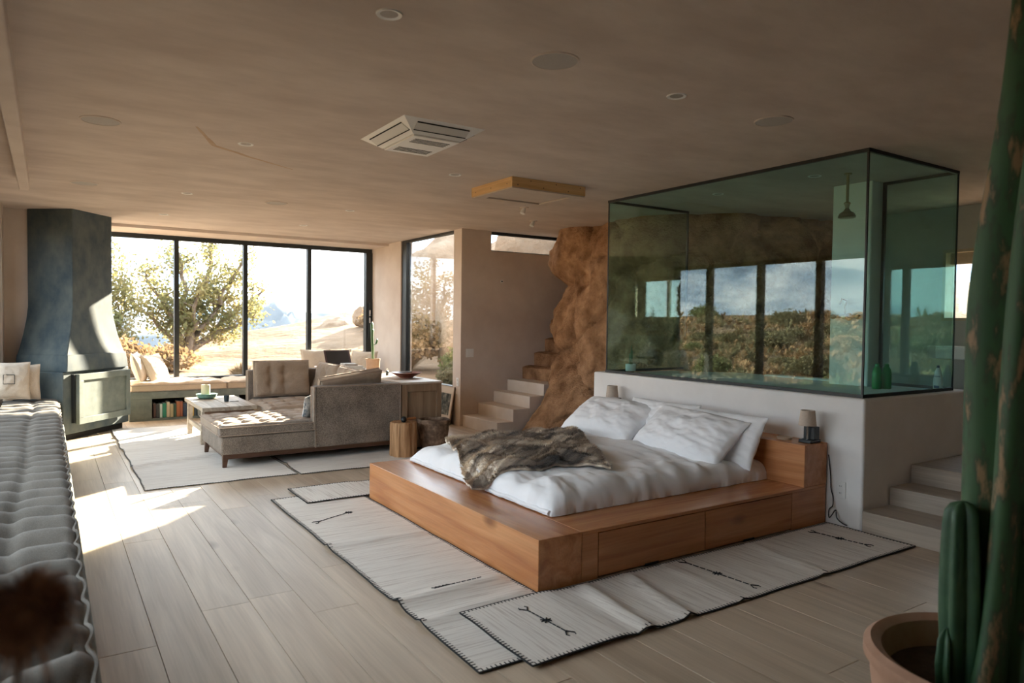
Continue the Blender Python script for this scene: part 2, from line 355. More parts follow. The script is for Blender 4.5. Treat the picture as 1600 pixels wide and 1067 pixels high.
M_LABEL = mat('blue_print', (0.02, 0.06, 0.16), rough=0.5)

# ------------------------------------------------------------------ mesh helpers
class MB:
    def __init__(s): s.bm = bmesh.new()
    def box(s, x0, x1, y0, y1, z0, z1, mtx=None):
        v = [s.bm.verts.new((x, y, z)) for x in (x0, x1) for y in (y0, y1) for z in (z0, z1)]
        for f in ((0, 1, 3, 2), (4, 6, 7, 5), (0, 4, 5, 1), (2, 3, 7, 6), (0, 2, 6, 4), (1, 5, 7, 3)):
            s.bm.faces.new([v[i] for i in f])
        if mtx:
            for q in v: q.co = mtx @ q.co
        return s
    def prism(s, poly, z0, z1, poly2=None):
        a = [s.bm.verts.new((p[0], p[1], z0)) for p in poly]
        b = [s.bm.verts.new((p[0], p[1], z1)) for p in (poly2 or poly)]
        n = len(poly)
        s.bm.faces.new(a[::-1]); s.bm.faces.new(b)
        for i in range(n): s.bm.faces.new((a[i], a[(i + 1) % n], b[(i + 1) % n], b[i]))
        return s
    def loft(s, rings, cap=True, closed=False):
        vs = [[s.bm.verts.new(p) for p in r] for r in rings]
        n = len(rings[0]); m = len(rings)
        for i in range(m if closed else m - 1):
            for j in range(n):
                s.bm.faces.new((vs[i][j], vs[i][(j + 1) % n], vs[(i + 1) % m][(j + 1) % n], vs[(i + 1) % m][j]))
        if cap and not closed:
            s.bm.faces.new(vs[0][::-1]); s.bm.faces.new(vs[-1])
        return s
    def lathe(s, prof, c=(0, 0, 0), n=24, mtx=None):
        rings = []
        for r, z in prof:
            ring = [Vector((c[0] + max(r, 1e-4) * math.cos(2 * PI * k / n), c[1] + max(r, 1e-4) * math.sin(2 * PI * k / n), c[2] + z)) for k in range(n)]
            if mtx: ring = [mtx @ p for p in ring]
            rings.append(ring)
        return s.loft(rings)
    def tube(s, pts, r, n=6, r2=None):
        pts = [Vector(p) for p in pts]; m = len(pts); rings = []
        for i, p in enumerate(pts):
            t = (pts[min(i + 1, m - 1)] - pts[max(i - 1, 0)])
            if t.length < 1e-7: t = Vector((0, 0, 1))
            t.normalize()
            a = Vector((0, 0, 1)) if abs(t.z) < 0.9 else Vector((1, 0, 0))
            u = t.cross(a).normalized(); w = t.cross(u)
            rr = r + (r2 - r) * i / max(1, m - 1) if r2 is not None else r
            rings.append([p + rr * (math.cos(2 * PI * k / n) * u + math.sin(2 * PI * k / n) * w) for k in range(n)])
        return s.loft(rings)
    def grid(s, fn, nu, nv):
        vs = [[s.bm.verts.new(fn(i / nu, j / nv)) for j in range(nv + 1)] for i in range(nu + 1)]
        for i in range(nu):
            for j in range(nv):
                s.bm.faces.new((vs[i][j], vs[i + 1][j], vs[i + 1][j + 1], vs[i][j + 1]))
        return s
    def slab(s, top, bot, nu, nv):
        a = [[s.bm.verts.new(top(i / nu, j / nv)) for j in range(nv + 1)] for i in range(nu + 1)]
        b = [[s.bm.verts.new(bot(i / nu, j / nv)) for j in range(nv + 1)] for i in range(nu + 1)]
        for i in range(nu):
            for j in range(nv):
                s.bm.faces.new((a[i][j], a[i + 1][j], a[i + 1][j + 1], a[i][j + 1]))
                s.bm.faces.new((b[i][j], b[i][j + 1], b[i + 1][j + 1], b[i + 1][j]))
        for i in range(nu):
            s.bm.faces.new((a[i][0], b[i][0], b[i + 1][0], a[i + 1][0])); s.bm.faces.new((a[i][nv], a[i + 1][nv], b[i + 1][nv], b[i][nv]))
        for j in range(nv):
            s.bm.faces.new((a[0][j], a[0][j + 1], b[0][j + 1], b[0][j])); s.bm.faces.new((a[nu][j], b[nu][j], b[nu][j + 1], a[nu][j + 1]))
        return s
    def ico(s, c, r, sub=3, fn=None):
        t = bmesh.new(); bmesh.ops.create_icosphere(t, subdivisions=sub, radius=1)
        mp = {}
        for v in t.verts:
            k = fn(v.co.copy()) if fn else 1.0
            mp[v.index] = s.bm.verts.new((c[0] + v.co.x * r[0] * k, c[1] + v.co.y * r[1] * k, c[2] + v.co.z * r[2] * k))
        for f in t.faces: s.bm.faces.new([mp[v.index] for v in f.verts])
        t.free(); return s
    def tri(s, a, b, c): s.bm.faces.new([s.bm.verts.new(p) for p in (a, b, c)]); return s
    def build(s, name, m, parent=None, smooth=True, angle=40, bevel=0.0, seg=2, recalc=True):
        me = bpy.data.meshes.new(name)
        if recalc: bmesh.ops.recalc_face_normals(s.bm, faces=s.bm.faces)
        s.bm.to_mesh(me); s.bm.free()
        me.materials.append(m)
        if smooth:
            for p in me.polygons: p.use_smooth = True
            me.set_sharp_from_angle(angle=math.radians(angle))
        o = bpy.data.objects.new(name, me); COL.objects.link(o)
        if parent is not None:
            o.parent = parent
            if parent.type == 'EMPTY' or True:
                o.matrix_parent_inverse = world(parent).inverted()
        if bevel:
            b = o.modifiers.new('bevel', 'BEVEL'); b.width = bevel; b.segments = seg; b.limit_method = 'ANGLE'; b.angle_limit = math.radians(40)
            if smooth: me.set_sharp_from_angle(angle=math.radians(60))
        return o

def world(o):
    m = o.matrix_basis.copy()
    p = o
    while p.parent is not None:
        m = p.parent.matrix_basis @ p.matrix_parent_inverse @ m if False else (p.parent.matrix_basis @ (p.matrix_parent_inverse @ m))
        p = p.parent
    return m

def tag(o, label=None, cat=None, group=None, kind=None):
    if label: o['label'] = label
    if cat: o['category'] = cat
    if group: o['group'] = group
    if kind: o['kind'] = kind
    return o
def thing(name, loc, label, cat, group=None, kind=None):
    o = bpy.data.objects.new(name, None); COL.objects.link(o); o.location = loc
    o.empty_display_size = 0.1
    return tag(o, label, cat, group, kind)
def struct(name, loc=(0, 0, 0)):
    o = bpy.data.objects.new(name, None); COL.objects.link(o); o.location = loc; o['kind'] = 'structure'; return o
def S(o, label=None):
    o['kind'] = 'structure'
    if label: o['label'] = label
    return o
def bx(name, x0, x1, y0, y1, z0, z1, m, parent=None, bevel=0.0, seg=2):
    return MB().box(x0, x1, y0, y1, z0, z1).build(name, m, parent, smooth=bevel > 0, bevel=bevel, seg=seg)
def copy_tree(o, parent=None):
    c = o.copy(); COL.objects.link(c)
    if parent is not None: c.parent = parent; c.matrix_parent_inverse = o.matrix_parent_inverse.copy()
    for ch in list(o.children): copy_tree(ch, c)
    return c
def fbm(p, oct=4): return noise.fractal(Vector(p), 1.0, 2.0, oct)
def lerp(a, b, t): return a + (b - a) * t
def sm(t): t = max(0, min(1, t)); return t * t * (3 - 2 * t)

H = 2.692
# ================================================================== STRUCTURE
# floor: sub-floor with every plank a piece of its own
fl = S(bx('floor', -0.75, 8.1, -1.7, 11.75, -0.2, -0.016, M_DARK))
def floor_planks():
    meshes = {}
    rr = random.Random(5)
    lens = (1.9, 2.2, 2.5)
    def plank(L):
        if L not in meshes:
            w = 0.2275; b = MB()
            b.box(-w / 2, w / 2, -L / 2 + 0.0012, L / 2 - 0.0012, -0.016, 0.0)
            o = b.build('plank', M_PLANK, fl, smooth=True, bevel=0.0012, seg=1)
            meshes[L] = o.data; return o
        o = bpy.data.objects.new('plank', meshes[L]); COL.objects.link(o)
        o.parent = fl
        bv = o.modifiers.new('bevel', 'BEVEL'); bv.width = 0.0012; bv.segments = 1; bv.limit_method = 'ANGLE'
        return o
    x = 0.166 - 0.115 - 0.23 * 3
    while x < 4.75:
        y = -1.6 - rr.random() * 1.6
        while y < 11.0:
            L = rr.choice(lens)
            if y + L > -1.0 and not (x < -0.45):
                p = plank(L); p.location = (x, y + L / 2, 0)
            y += L
        x += 0.23
floor_planks()

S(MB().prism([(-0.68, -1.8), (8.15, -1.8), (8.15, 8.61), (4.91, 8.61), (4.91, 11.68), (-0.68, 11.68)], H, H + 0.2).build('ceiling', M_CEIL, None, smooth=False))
# brushed ochre streak left in the ceiling plaster
def streak(name, pts, w):
    b = MB(); n = len(pts) - 1
    def f(z):
        def g(u, v):
            i = min(int(u * n), n - 1); t = u * n - i
            a = Vector(pts[i]); c = Vector(pts[i + 1]); p = a.lerp(c, t); d = (c - a).normalized(); q = Vector((-d.y, d.x))
            k = w * (0.35 + 0.65 * math.sin(PI * min(1, u * 1.0 + 0.02))) * (0.8 + 0.5 * noise.noise(Vector((u * 9, 3, v))))
            return (p.x + q.x * k * (v - 0.5), p.y + q.y * k * (v - 0.5), z)
        return g
    b.slab(f(H - 0.0006), f(H + 0.003), 24, 2)
    return b.build(name, M_STAIN, None)
S(streak('trim_3', [(0.82, 5.02), (1.02, 5.5), (1.36, 5.75), (1.72, 5.98)], 0.05))

# left window wall; its unseen near stretch is kept windowless to darken the foreground
wl = S(MB().box(-0.62, -0.42, 2.15, 9.68, -0.2, 0.30).box(-0.62, -0.42, 2.15, 9.68, 2.52, H + 0.02).box(-0.62, -0.42, -1.7, 2.15, -0.2, H + 0.02)
       .box(-0.62, -0.42, 9.68, 10.12, -0.2, H + 0.02).build('wall_left', M_PLASTER, None, smooth=False))
def window(name, label=None):
    o = struct(name)
    if label: o['label'] = label
    return o
w1 = window('window_1', 'long window wall behind the daybed with black mullions')
ys = [9.68 - 0.0] + [8.83 - 1.105 * k for k in range(0, 6)]
bx('top_rail', -0.56, -0.47, 2.15, 9.68, 2.45, 2.52, M_BLACK, w1)
bx('bottom_rail', -0.56, -0.47, 2.15, 9.68, 0.30, 0.36, M_BLACK, w1)
for y in ys[1:]:
    bx('mullion', -0.57, -0.46, y - 0.05, y + 0.05, 0.36, 2.45, M_BLACK, w1)
bx('mullion', -0.57, -0.46, 9.60, 9.68, 0.36, 2.45, M_BLACK, w1); bx('mullion', -0.57, -0.46, 2.15, 2.23, 0.36, 2.45, M_BLACK, w1)
for a, b in zip([9.60] + [y - 0.05 for y in ys[1:]], [y + 0.05 for y in ys[1:]] + [2.23]):
    if a - b > 0.05: bx('glass_pane', -0.52, -0.51, b, a, 0.36, 2.45, M_PANE, w1)
# dropped beam along the daybed bay
S(bx('trim_1', -0.21, -0.13, -1.7, 7.9, H - 0.10, H + 0.01, M_PLASTER, bevel=0.008))

# back-left return wall, header over the window bay, back wall
S(MB().box(-0.62, 0.35, 10.12, 10.3, -0.2, H + 0.02).box(0.15, 0.35, 10.3, 11.75, -0.2, H + 0.02).build('wall_back', M_PLASTER, None, smooth=False))
S(bx('trim_2', 0.3, 4.72, 10.85, 11.66, 2.65, H + 0.01, M_PLASTER))
S(bx('wall_sill', 0.3, 4.9, 11.55, 11.75, -0.2, 0.50, M_PLASTER))
w2 = window('window_2', 'wide back window over the cushioned bench')
bx('top_rail', 0.33, 4.70, 11.56, 11.66, 2.585, 2.65, M_BLACK, w2)
bx('bottom_rail', 0.33, 4.70, 11.56, 11.66, 0.50, 0.545, M_BLACK, w2)
mx = [0.62, 1.615, 2.602, 3.612]
for x in mx: bx('mullion', x - 0.031, x + 0.031, 11.56, 11.66, 0.545, 2.585, M_BLACK, w2)
bx('mullion', 4.585, 4.70, 11.54, 11.66, 0.545, 2.585, M_BLACK, w2)
hd = bx('door_handle', 4.625, 4.655, 11.505, 11.54, 1.12, 1.72, M_BLACK, w2, bevel=0.004)
bx('latch_plate', 4.63, 4.65, 11.498, 11.506, 1.50, 1.60, M_CHROME, w2); bx('latch_plate', 4.63, 4.65, 11.498, 11.506, 1.38, 1.47, M_CHROME, w2)
for a, b in zip([0.33] + [x + 0.031 for x in mx], [x - 0.031 for x in mx] + [4.585]):
    bx('glass_pane', a, b, 11.605, 11.615, 0.545, 2.585, M_PANE, w2)

# right wall with the tall window
S(MB().box(4.70, 4.90, 10.37, 11.75, -0.2, H + 0.02).box(4.70, 4.90, 8.62, 10.37, -0.2, 0.495).box(4.70, 4.90, 8.40, 8.62, -0.2, H + 0.02)
  .build('wall_right', M_PLASTER, None, smooth=False))
w3 = window('window_3', 'tall corner window beside the stairs')
bx('jamb_frame', 4.72, 4.80, 10.21, 10.37, 0.495, H, M_BLACK, w3)
bx('top_rail', 4.72, 4.80, 8.62, 10.21, H - 0.035, H, M_BLACK, w3)
bx('bottom_rail', 4.72, 4.80, 8.62, 10.21, 0.495, 0.525, M_BLACK, w3)
bx('glass_pane', 4.755, 4.765, 8.62, 10.21, 0.525, H - 0.035, M_PANE, w3)

# stair wall with the strip window
S(MB().box(4.90, 8.1, 8.40, 8.60, -0.2, 2.417).box(4.90, 5.172, 8.40, 8.60, 2.417, H + 0.02).box(6.75, 8.1, 8.40, 8.60, 2.417, H + 0.02)
  .build('wall_stair', M_PLASTER, None, smooth=False))
w4 = window('window_4', 'narrow strip window high over the stairs')
bx('top_rail', 5.172, 6.75, 8.44, 8.50, H - 0.04, H, M_BLACK, w4)
bx('bottom_rail', 5.172, 6.75, 8.44, 8.50, 2.417, 2.432, M_BLACK, w4)
bx('glass_pane', 5.172, 6.75, 8.465, 8.475, 2.432, H - 0.04, M_PANE, w4)

# bathroom end wall with window, front wall behind the camera
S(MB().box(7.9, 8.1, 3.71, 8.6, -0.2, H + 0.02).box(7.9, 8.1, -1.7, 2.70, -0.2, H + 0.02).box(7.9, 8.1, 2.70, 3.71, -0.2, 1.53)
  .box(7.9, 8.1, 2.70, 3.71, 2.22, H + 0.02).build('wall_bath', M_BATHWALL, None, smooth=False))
w5 = window('window_5', 'small bathroom window with pale wood trim')
bx('trim_board', 7.87, 8.1, 2.66, 3.73, 2.215, 2.245, M_WTRIM, w5); bx('trim_board', 7.87, 8.1, 2.66, 3.73, 1.505, 1.535, M_WTRIM, w5)
bx('trim_board', 7.87, 8.1, 3.695, 3.725, 1.535, 2.215, M_WTRIM, w5); bx('trim_board', 7.87, 8.1, 2.67, 2.70, 1.535, 2.215, M_WTRIM, w5)
bx('upper_panel', 7.97, 8.06, 2.70, 3.695, 2.10, 2.215, M_WTRIM, w5)
bx('mullion', 7.99, 8.04, 3.26, 3.30, 1.535, 2.10, M_BLACK, w5)
bx('glass_pane', 8.02, 8.03, 2.70, 3.695, 1.535, 2.10, M_PANE, w5)
S(bx('wall_front', -0.62, 8.1, -1.7, -1.5, -0.2, H + 0.02, M_WHITE))  # unseen wall, made white to bounce light onto half wall and cactus

# half wall around the shower deck
S(MB().prism([(4.77, 2.745), (6.285, 2.745), (6.285, 2.90), (4.93, 2.90), (4.93, 5.68), (4.77, 5.68)], -0.1, 0.93)
  .build('wall_half', M_WHITE, None, bevel=0.018, seg=3))
S(bx('wall_deck', 4.92, 6.28, 2.89, 5.60, 0.3, 0.915, M_WHITE))
S(bx('wall_column', 5.93, 6.14, 3.395, 3.76, 0.91, H + 0.01, M_WHITE, bevel=0.01))
S(bx('wall_bathside', 6.14, 6.285, 2.9, 4.6, 0.3, 0.93, M_WHITE))

# stairs on the right up to the bathroom landing
st = struct('floor_stair')
bx('step', 4.765, 5.125, -1.5, 2.74, -0.01, 0.145, M_STEPWOOD, st, bevel=0.004)
bx('step', 5.112, 5.415, -1.5, 2.74, -0.01, 0.275, M_STEPWOOD, st, bevel=0.004)
bx('step', 5.402, 7.9, -1.5, 2.74, -0.01, 0.41, M_STEPWOOD, st, bevel=0.004)
bx('landing', 6.28, 7.9, 2.74, 5.2, -0.01, 0.41, M_STEPWOOD, st)

# left stairs
st2 = struct('floor_stair_left')
_sx = (4.74, 4.985, 5.24, 5.465, 5.95)
for k, x in enumerate(_sx[:4]):
    bx('step', x, _sx[k + 1], 7.517, 8.41, -0.01, 0.154 * (k + 1) + 0.002, M_LSTEP, st2, bevel=0.006)
def rock_step(x0, x1, z0, z1):
    b = MB()
    def pt(u, v, top):
        x = lerp(x0, x1, u); y = lerp(7.4, 8.405, v)
        return x, y
    n = 10
    def top(u, v):
        x, y = pt(u, v, 1)
        d = 0.03 * fbm((x * 5, y * 5, z1 * 3)); e = 0.022 * max(0, 1 - u * 8)
        return (x + 0.025 * fbm((y * 6, z1 * 5, 2)) * (1 - u), y, z1 + d * 0.5 - e)
    def bot(u, v):
        x, y = pt(u, v, 0)
        return (x + 0.03 * fbm((y * 6, z0 * 5, 7)) * (1 - u) + 0.015 * (1 - u), y, z0)
    b.slab(top, bot, n, 14)
    o = b.build('rock_step', M_ROCK, st2)
    return o
rock_step(5.72, 6.4, 0.58, 0.805); rock_step(5.92, 6.7, 0.76, 1.006); rock_step(6.11, 7.0, 0.95, 1.201); rock_step(6.35, 7.3, 1.1, 1.41); rock_step(6.6, 7.5, 1.3, 1.62)

# baseboard-like white plinth on the half wall is flush, no skirting in the photo

# ================================================================== INDOOR BOULDER
def indoor_rock():
    keys = [
        (-0.05, [(6.5, 7.75), (5.9, 7.62), (5.13, 7.50), (5.02, 7.0), (5.0, 6.2), (5.05, 5.6), (5.3, 5.2), (5.9, 4.9), (6.6, 4.7), (7.9, 4.6)]),
        (0.60, [(6.6, 8.0), (5.95, 7.75), (5.50, 7.48), (5.36, 7.0), (5.40, 6.2), (5.6, 5.6), (5.9, 5.2), (6.3, 4.9), (6.9, 4.7), (7.9, 4.6)]),
        (0.95, [(6.7, 8.3), (6.15, 8.05), (5.80, 7.72), (5.62, 7.0), (5.66, 6.3), (5.85, 5.65), (6.1, 5.25), (6.5, 4.95), (7.0, 4.7), (7.9, 4.6)]),
        (1.35, [(6.8, 8.35), (6.25, 8.15), (5.93, 7.82), (5.72, 7.1), (5.76, 6.4), (5.95, 5.7), (6.2, 5.3), (6.55, 4.95), (7.0, 4.7), (7.9, 4.6)]),
        (1.85, [(6.8, 8.35), (6.3, 8.1), (6.02, 7.72), (5.82, 7.1), (5.82, 6.4), (5.98, 5.7), (6.25, 5.3), (6.6, 4.95), (7.1, 4.75), (7.9, 4.6)]),
        (2.25, [(6.8, 8.35), (6.2, 8.2), (5.93, 7.88), (5.78, 7.2), (5.80, 6.4), (6.0, 5.65), (6.3, 5.3), (6.75, 5.0), (7.3, 4.85), (7.9, 4.75)]),
        (2.72, [(6.8, 8.2), (6.15, 7.9), (5.88, 7.5), (6.02, 7.0), (5.80, 6.35), (6.18, 5.62), (6.6, 5.3), (7.1, 5.1), (7.5, 5.0), (7.9, 4.9)]),
    ]
    nk = len(keys[0][1])
    def cat(p0, p1, p2, p3, t):
        return 0.5 * ((2 * p1) + (p2 - p0) * t + (2 * p0 - 5 * p1 + 4 * p2 - p3) * t * t + (3 * p1 - p0 - 3 * p2 + p3) * t ** 3)
    def along(pts, s):
        x = s * (nk - 1); i = min(int(x), nk - 2); t = x - i
        P = [Vector(pts[max(0, min(nk - 1, i + k))]) for k in (-1, 0, 1, 2)]
        return cat(*P, t)
    def base(s, z):
        for i in range(len(keys) - 1):
            if z <= keys[i + 1][0] or i == len(keys) - 2:
                t = (z - keys[i][0]) / (keys[i + 1][0] - keys[i][0]); t = max(0, min(1, t))
                return along(keys[i][1], s).lerp(along(keys[i + 1][1], s), sm(t) * 0.5 + t * 0.5)
    # boulders in (s, z): centre, radii, height
    blobs = [(0.22, 2.42, 0.115, 0.50, 0.24), (0.235, 1.50, 0.085, 0.46, 0.22), (0.31, 1.86, 0.05, 0.22, 0.12), (0.40, 1.6, 0.10, 1.0, 0.20), (0.36, 2.6, 0.09, 0.35, 0.16),
             (0.25, 0.45, 0.15, 0.62, 0.14), (0.55, 1.2, 0.12, 0.9, 0.16), (0.50, 2.35, 0.10, 0.5, 0.16), (0.64, 2.3, 0.10, 0.6, 0.18), (0.68, 1.3, 0.11, 0.8, 0.16), (0.8, 1.9, 0.12, 0.9, 0.2)]
    NU, NV = 190, 120
    P = [[None] * (NV + 1) for _ in range(NU + 1)]
    for i in range(NU + 1):
        s = i / NU
        for j in range(NV + 1):
            z = lerp(-0.03, H + 0.01, j / NV)
            p = base(s, z); e = 0.01
            d = base(min(1, s + e), z) - base(max(0, s - e), z)
            nrm = Vector((d.y, -d.x)).normalized()
            if nrm.x > 0.3 and s < 0.5: nrm = -nrm
            nrm = Vector((-abs(nrm.x), nrm.y if s < 0.5 else -abs(nrm.y)))
            bl = 0
            wob = 0.25 * noise.noise(Vector((s * 9, z * 1.7, 4)))
            for (s0, z0, rs, rz, hh) in blobs:
                q = 1 - ((s - s0 + wob * 0.06) / rs) ** 2 - ((z - z0 + wob * 0.2) / rz) ** 2
                if q > 0: bl = max(bl, hh * math.sqrt(q))
            w3 = Vector((p.x * 1.0, p.y * 1.0, z))
            n = 0.07 * fbm(w3 * 1.9 + Vector((3, 1, 0)), 3) + 0.028 * fbm(w3 * 5.5, 4) + 0.014 * fbm(w3 * 17, 3)
            cr = abs(noise.noise(Vector((w3.x * 1.1 + 5, w3.y * 1.2, w3.z * 1.5))))
            n -= 0.07 * max(0, 1 - cr / 0.05)
            off = bl + n - 0.1
            P[i][j] = Vector((p.x + nrm.x * off, p.y + nrm.y * off, z))
            P[i][j].y = min(P[i][j].y, 8.39)
            P[i][j].x = max(P[i][j].x, 4.95)
    b = MB(); bm = b.bm
    v = [[bm.verts.new(P[i][j]) for j in range(NV + 1)] for i in range(NU + 1)]
    for i in range(NU):
        for j in range(NV): bm.faces.new((v[i][j], v[i + 1][j], v[i + 1][j + 1], v[i][j + 1]))
    # closed behind
    back = [[bm.verts.new((7.88, lerp(8.38, 4.55, i / NU), P[i][j].z)) for j in (0, NV)] for i in range(NU + 1)]
    for i in range(NU):
        bm.faces.new((back[i][0], back[i][1], back[i + 1][1], back[i + 1][0]))
        bm.faces.new((v[i][NV], v[i + 1][NV], back[i + 1][1], back[i][1]))
        bm.faces.new((v[i][0], back[i][0], back[i + 1][0], v[i + 1][0]))
    o = b.build('boulder', M_ROCK, None, angle=60)
    tag(o, 'huge orange granite boulder rising to the ceiling between stairs and glass box', 'rock')
indoor_rock()

# ================================================================== FIREPLACE
def fireplace():
    t = thing('fireplace', (0.3, 10.0, 0), 'dark blue-green corner fireplace with flared hood and sloping chimney', 'fireplace')
    L0, M0, R0 = Vector((-0.19, 10.07)), Vector((0.25, 9.72)), Vector((0.685, 10.25))
    f = (R0 - M0).normalized(); n = Vector((f.y, -f.x))        # along the front face, out of the front face
    def quad(e, fr, rt=None):
        rt = e if rt is None else rt
        m = M0 - f * e + n * fr; r = R0 + f * rt + n * fr; l = L0 - f * e
        return [m, r, r - n * 0.75, Vector((l.x, l.y + 0.25)), l]
    levels = [(H + 0.005, 0, 0), (1.55, 0, 0), (1.40, 0.025, 0.008), (1.22, 0.075, 0.02), (1.08, 0.125, 0.035), (0.985, 0.165, 0.05)]
    rings = [[(p.x, p.y, z) for p in quad(e, fr)] for z, e, fr in levels]
    MB().loft(rings).build('chimney', M_CHIM, t, angle=12, bevel=0.008)
    rings = [[(p.x, p.y, z) for p in quad(e, fr)] for z, e, fr in ((0.992, 0.172, 0.062), (0.83, 0.195, 0.075), (0.795, 0.195, 0.075))]
    MB().loft(rings).build('hood_lip', M_CHIM, t, angle=12, bevel=0.008)
    rings = [[(p.x, p.y, z) for p in quad(e, fr)] for z, e, fr in ((0.80, 0.235, 0.055), (0.075, 0.235, 0.055))]
    MB().loft(rings).build('firebox', M_CHIM, t, angle=12, bevel=0.01)
    rings = [[(p.x, p.y, z) for p in quad(e, fr)] for z, e, fr in ((0.08, 0.19, 0.0), (0.0, 0.19, 0.0))]
    MB().loft(rings).build('plinth', M_DARK, t, angle=12)  # near-black colour stands in for the shadow gap under the firebox
    # door panel standing proud of the front
    o3 = M0 - f * 0.235 + n * 0.055
    W = (R0 - M0).length + 0.47
    mt = Matrix(((f.x, n.x, 0, o3.x), (f.y, n.y, 0, o3.y), (0, 0, 1, 0), (0, 0, 0, 1)))
    d0, d1 = 0.16, W - 0.075; z0, z1 = 0.18, 0.765
    door = MB().box(d0, d1, 0.03, 0.06, z0, z1, mt).build('door', M_CHIMDOOR, t, bevel=0.004)
    fw = 0.075
    for a in ((d0, d1, z1 - fw, z1), (d0, d1, z0, z0 + fw), (d0, d0 + fw, z0 + fw, z1 - fw), (d1 - fw, d1, z0 + fw, z1 - fw)):
        MB().box(a[0], a[1], 0.058, 0.078, a[2], a[3], mt).build('frame_rail', M_CHIMDOOR, door, bevel=0.003)
    MB().box(d0 - 0.03, d0 - 0.004, 0.0, 0.035, z0 + 0.02, z1, mt).build('door_gap_shade', M_BLACK, t)  # black strip standing in for the dark gap beside the ajar door
    MB().box(d0 - 0.022, d0 - 0.006, 0.034, 0.05, z1 - 0.04, z1 - 0.02, mt).build('hinge_pin', M_CHROME, t)
fireplace()

# ================================================================== WINDOW BENCH AND ITS BOOKS
def bench():
    t = thing('window_bench', (2.6, 11.2, 0), 'grey-green concrete window bench with open book niches', 'bench')
    yf = 10.88
    bx('seat_slab', 0.93, 4.69, yf, 11.55, 0.305, 0.405, M_CONCRETE, t, bevel=0.006)
    bx('base_slab', 0.93, 4.69, yf + 0.01, 11.55, 0.0, 0.03, M_CONCRETE, t)
    for a, b in ((0.93, 1.205), (2.18, 2.36), (3.3, 4.69)): bx('pier', a, b, yf + 0.005, 11.5, 0.03, 0.305, M_CONCRETE, t, bevel=0.004)
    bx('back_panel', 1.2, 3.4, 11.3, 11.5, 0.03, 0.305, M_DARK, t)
    cols = [((0.10, 0.05, 0.04), 'dark maroon'), ((0.06, 0.06, 0.06), 'black'), ((0.55, 0.62, 0.55), 'pale mint'), ((0.03, 0.22, 0.13), 'bright green'), ((0.62, 0.50, 0.33), 'cream'),
            ((0.45, 0.36, 0.2), 'khaki'), ((0.05, 0.10, 0.06), 'dark green'), ((0.42, 0.15, 0.06), 'rust orange'), ((0.38, 0.12, 0.06), 'brick red'), ((0.04, 0.06, 0.10), 'navy'),
            ((0.56, 0.45, 0.28), 'straw'), ((0.66, 0.44, 0.12), 'mustard yellow'), ((0.05, 0.08, 0.1), 'slate'), ((0.35, 0.37, 0.34), 'grey'), ((0.05, 0.13, 0.14), 'teal'),
            ((0.30, 0.06, 0.04), 'crimson'), ((0.06, 0.17, 0.16), 'sea green'), ((0.5, 0.42, 0.33), 'tan')]
    x = 1.225; rr = random.Random(3)
    for c, nm in cols:
        w = rr.uniform(0.028, 0.05); h = rr.uniform(0.185, 0.225); d = rr.uniform(0.13, 0.16); y = yf + rr.uniform(0.03, 0.05)
        m = mat('cover_' + nm.replace(' ', '_'), c, rough=0.6)
        bk = thing('book', (x + w / 2, y + d / 2, 0.03), nm + ' book spine in the bench niche by the fireplace', 'book', 'books in the bench niche')
        bx('cover', x, x + w, y, y + d, 0.031, 0.03 + h, m, bk, bevel=0.003)
        bx('pages', x + 0.003, x + w - 0.003, y + 0.006, y + d + 0.003, 0.033, 0.03 + h + 0.001, M_PAPER, bk)
        x += w + 0.003
bench()

# ================================================================== CUSHION / PILLOW HELPERS
def box_cushion(name, x0, x1, y0, y1, z0, z1, m, parent, r=0.04, puff=0.02, tufts=None, depth=0.02, seams=True, rot=None, nu=48, nv=48, lump=0.004):
    """upholstered cushion: rounded box with puffed top, optional tuft grid (nx, ny) pulled down on the top"""
    b = MB()
    W, D = x1 - x0, y1 - y0
    def top(u, v):
        x = lerp(x0, x1, u); y = lerp(y0, y1, v)
        ex = min(u, 1 - u) * W; ey = min(v, 1 - v) * D
        e = min(ex, ey); k = 1 - max(0, 1 - e / r) ** 2
        z = z1 - r * 0.55 * (1 - k) + puff * (math.sin(PI * u) * math.sin(PI * v)) ** 0.5
        if tufts:
            nx, ny = tufts
            fx = u * nx - 0.5; fy = v * ny - 0.5
            dx = (fx - round(fx)) * W / nx; dy = (fy - round(fy)) * D / ny
            q = math.hypot(dx, dy)
            z -= depth * math.exp(-(q / 0.045) ** 2)
            sx = abs(dx); sy = abs(dy)
            edge = sm(e / 0.09)
            z -= depth * 0.42 * edge * (math.exp(-(sx / 0.014) ** 2) + math.exp(-(sy / 0.014) ** 2))
        z += lump * fbm((x * 7, y * 7, z0 * 9), 3)
        return Vector((x, y, z))
    def bot(u, v): return Vector((lerp(x0, x1, u), lerp(y0, y1, v), z0))
    b.slab(top, bot, nu, nv)
    o = b.build(name, m, parent, angle=70, bevel=0.012)
    if seams:
        for z in (z1 - r * 0.55 + 0.002, z0 + 0.008):
            q = 0.004
            pts = [(x0 - q, y0 - q, z), (x1 + q, y0 - q, z), (x1 + q, y1 + q, z), (x0 - q, y1 + q, z), (x0 - q, y0 - q, z)]
            MB().tube(pts, 0.006, 6).build('piping', M_PIPING, o)
    return o

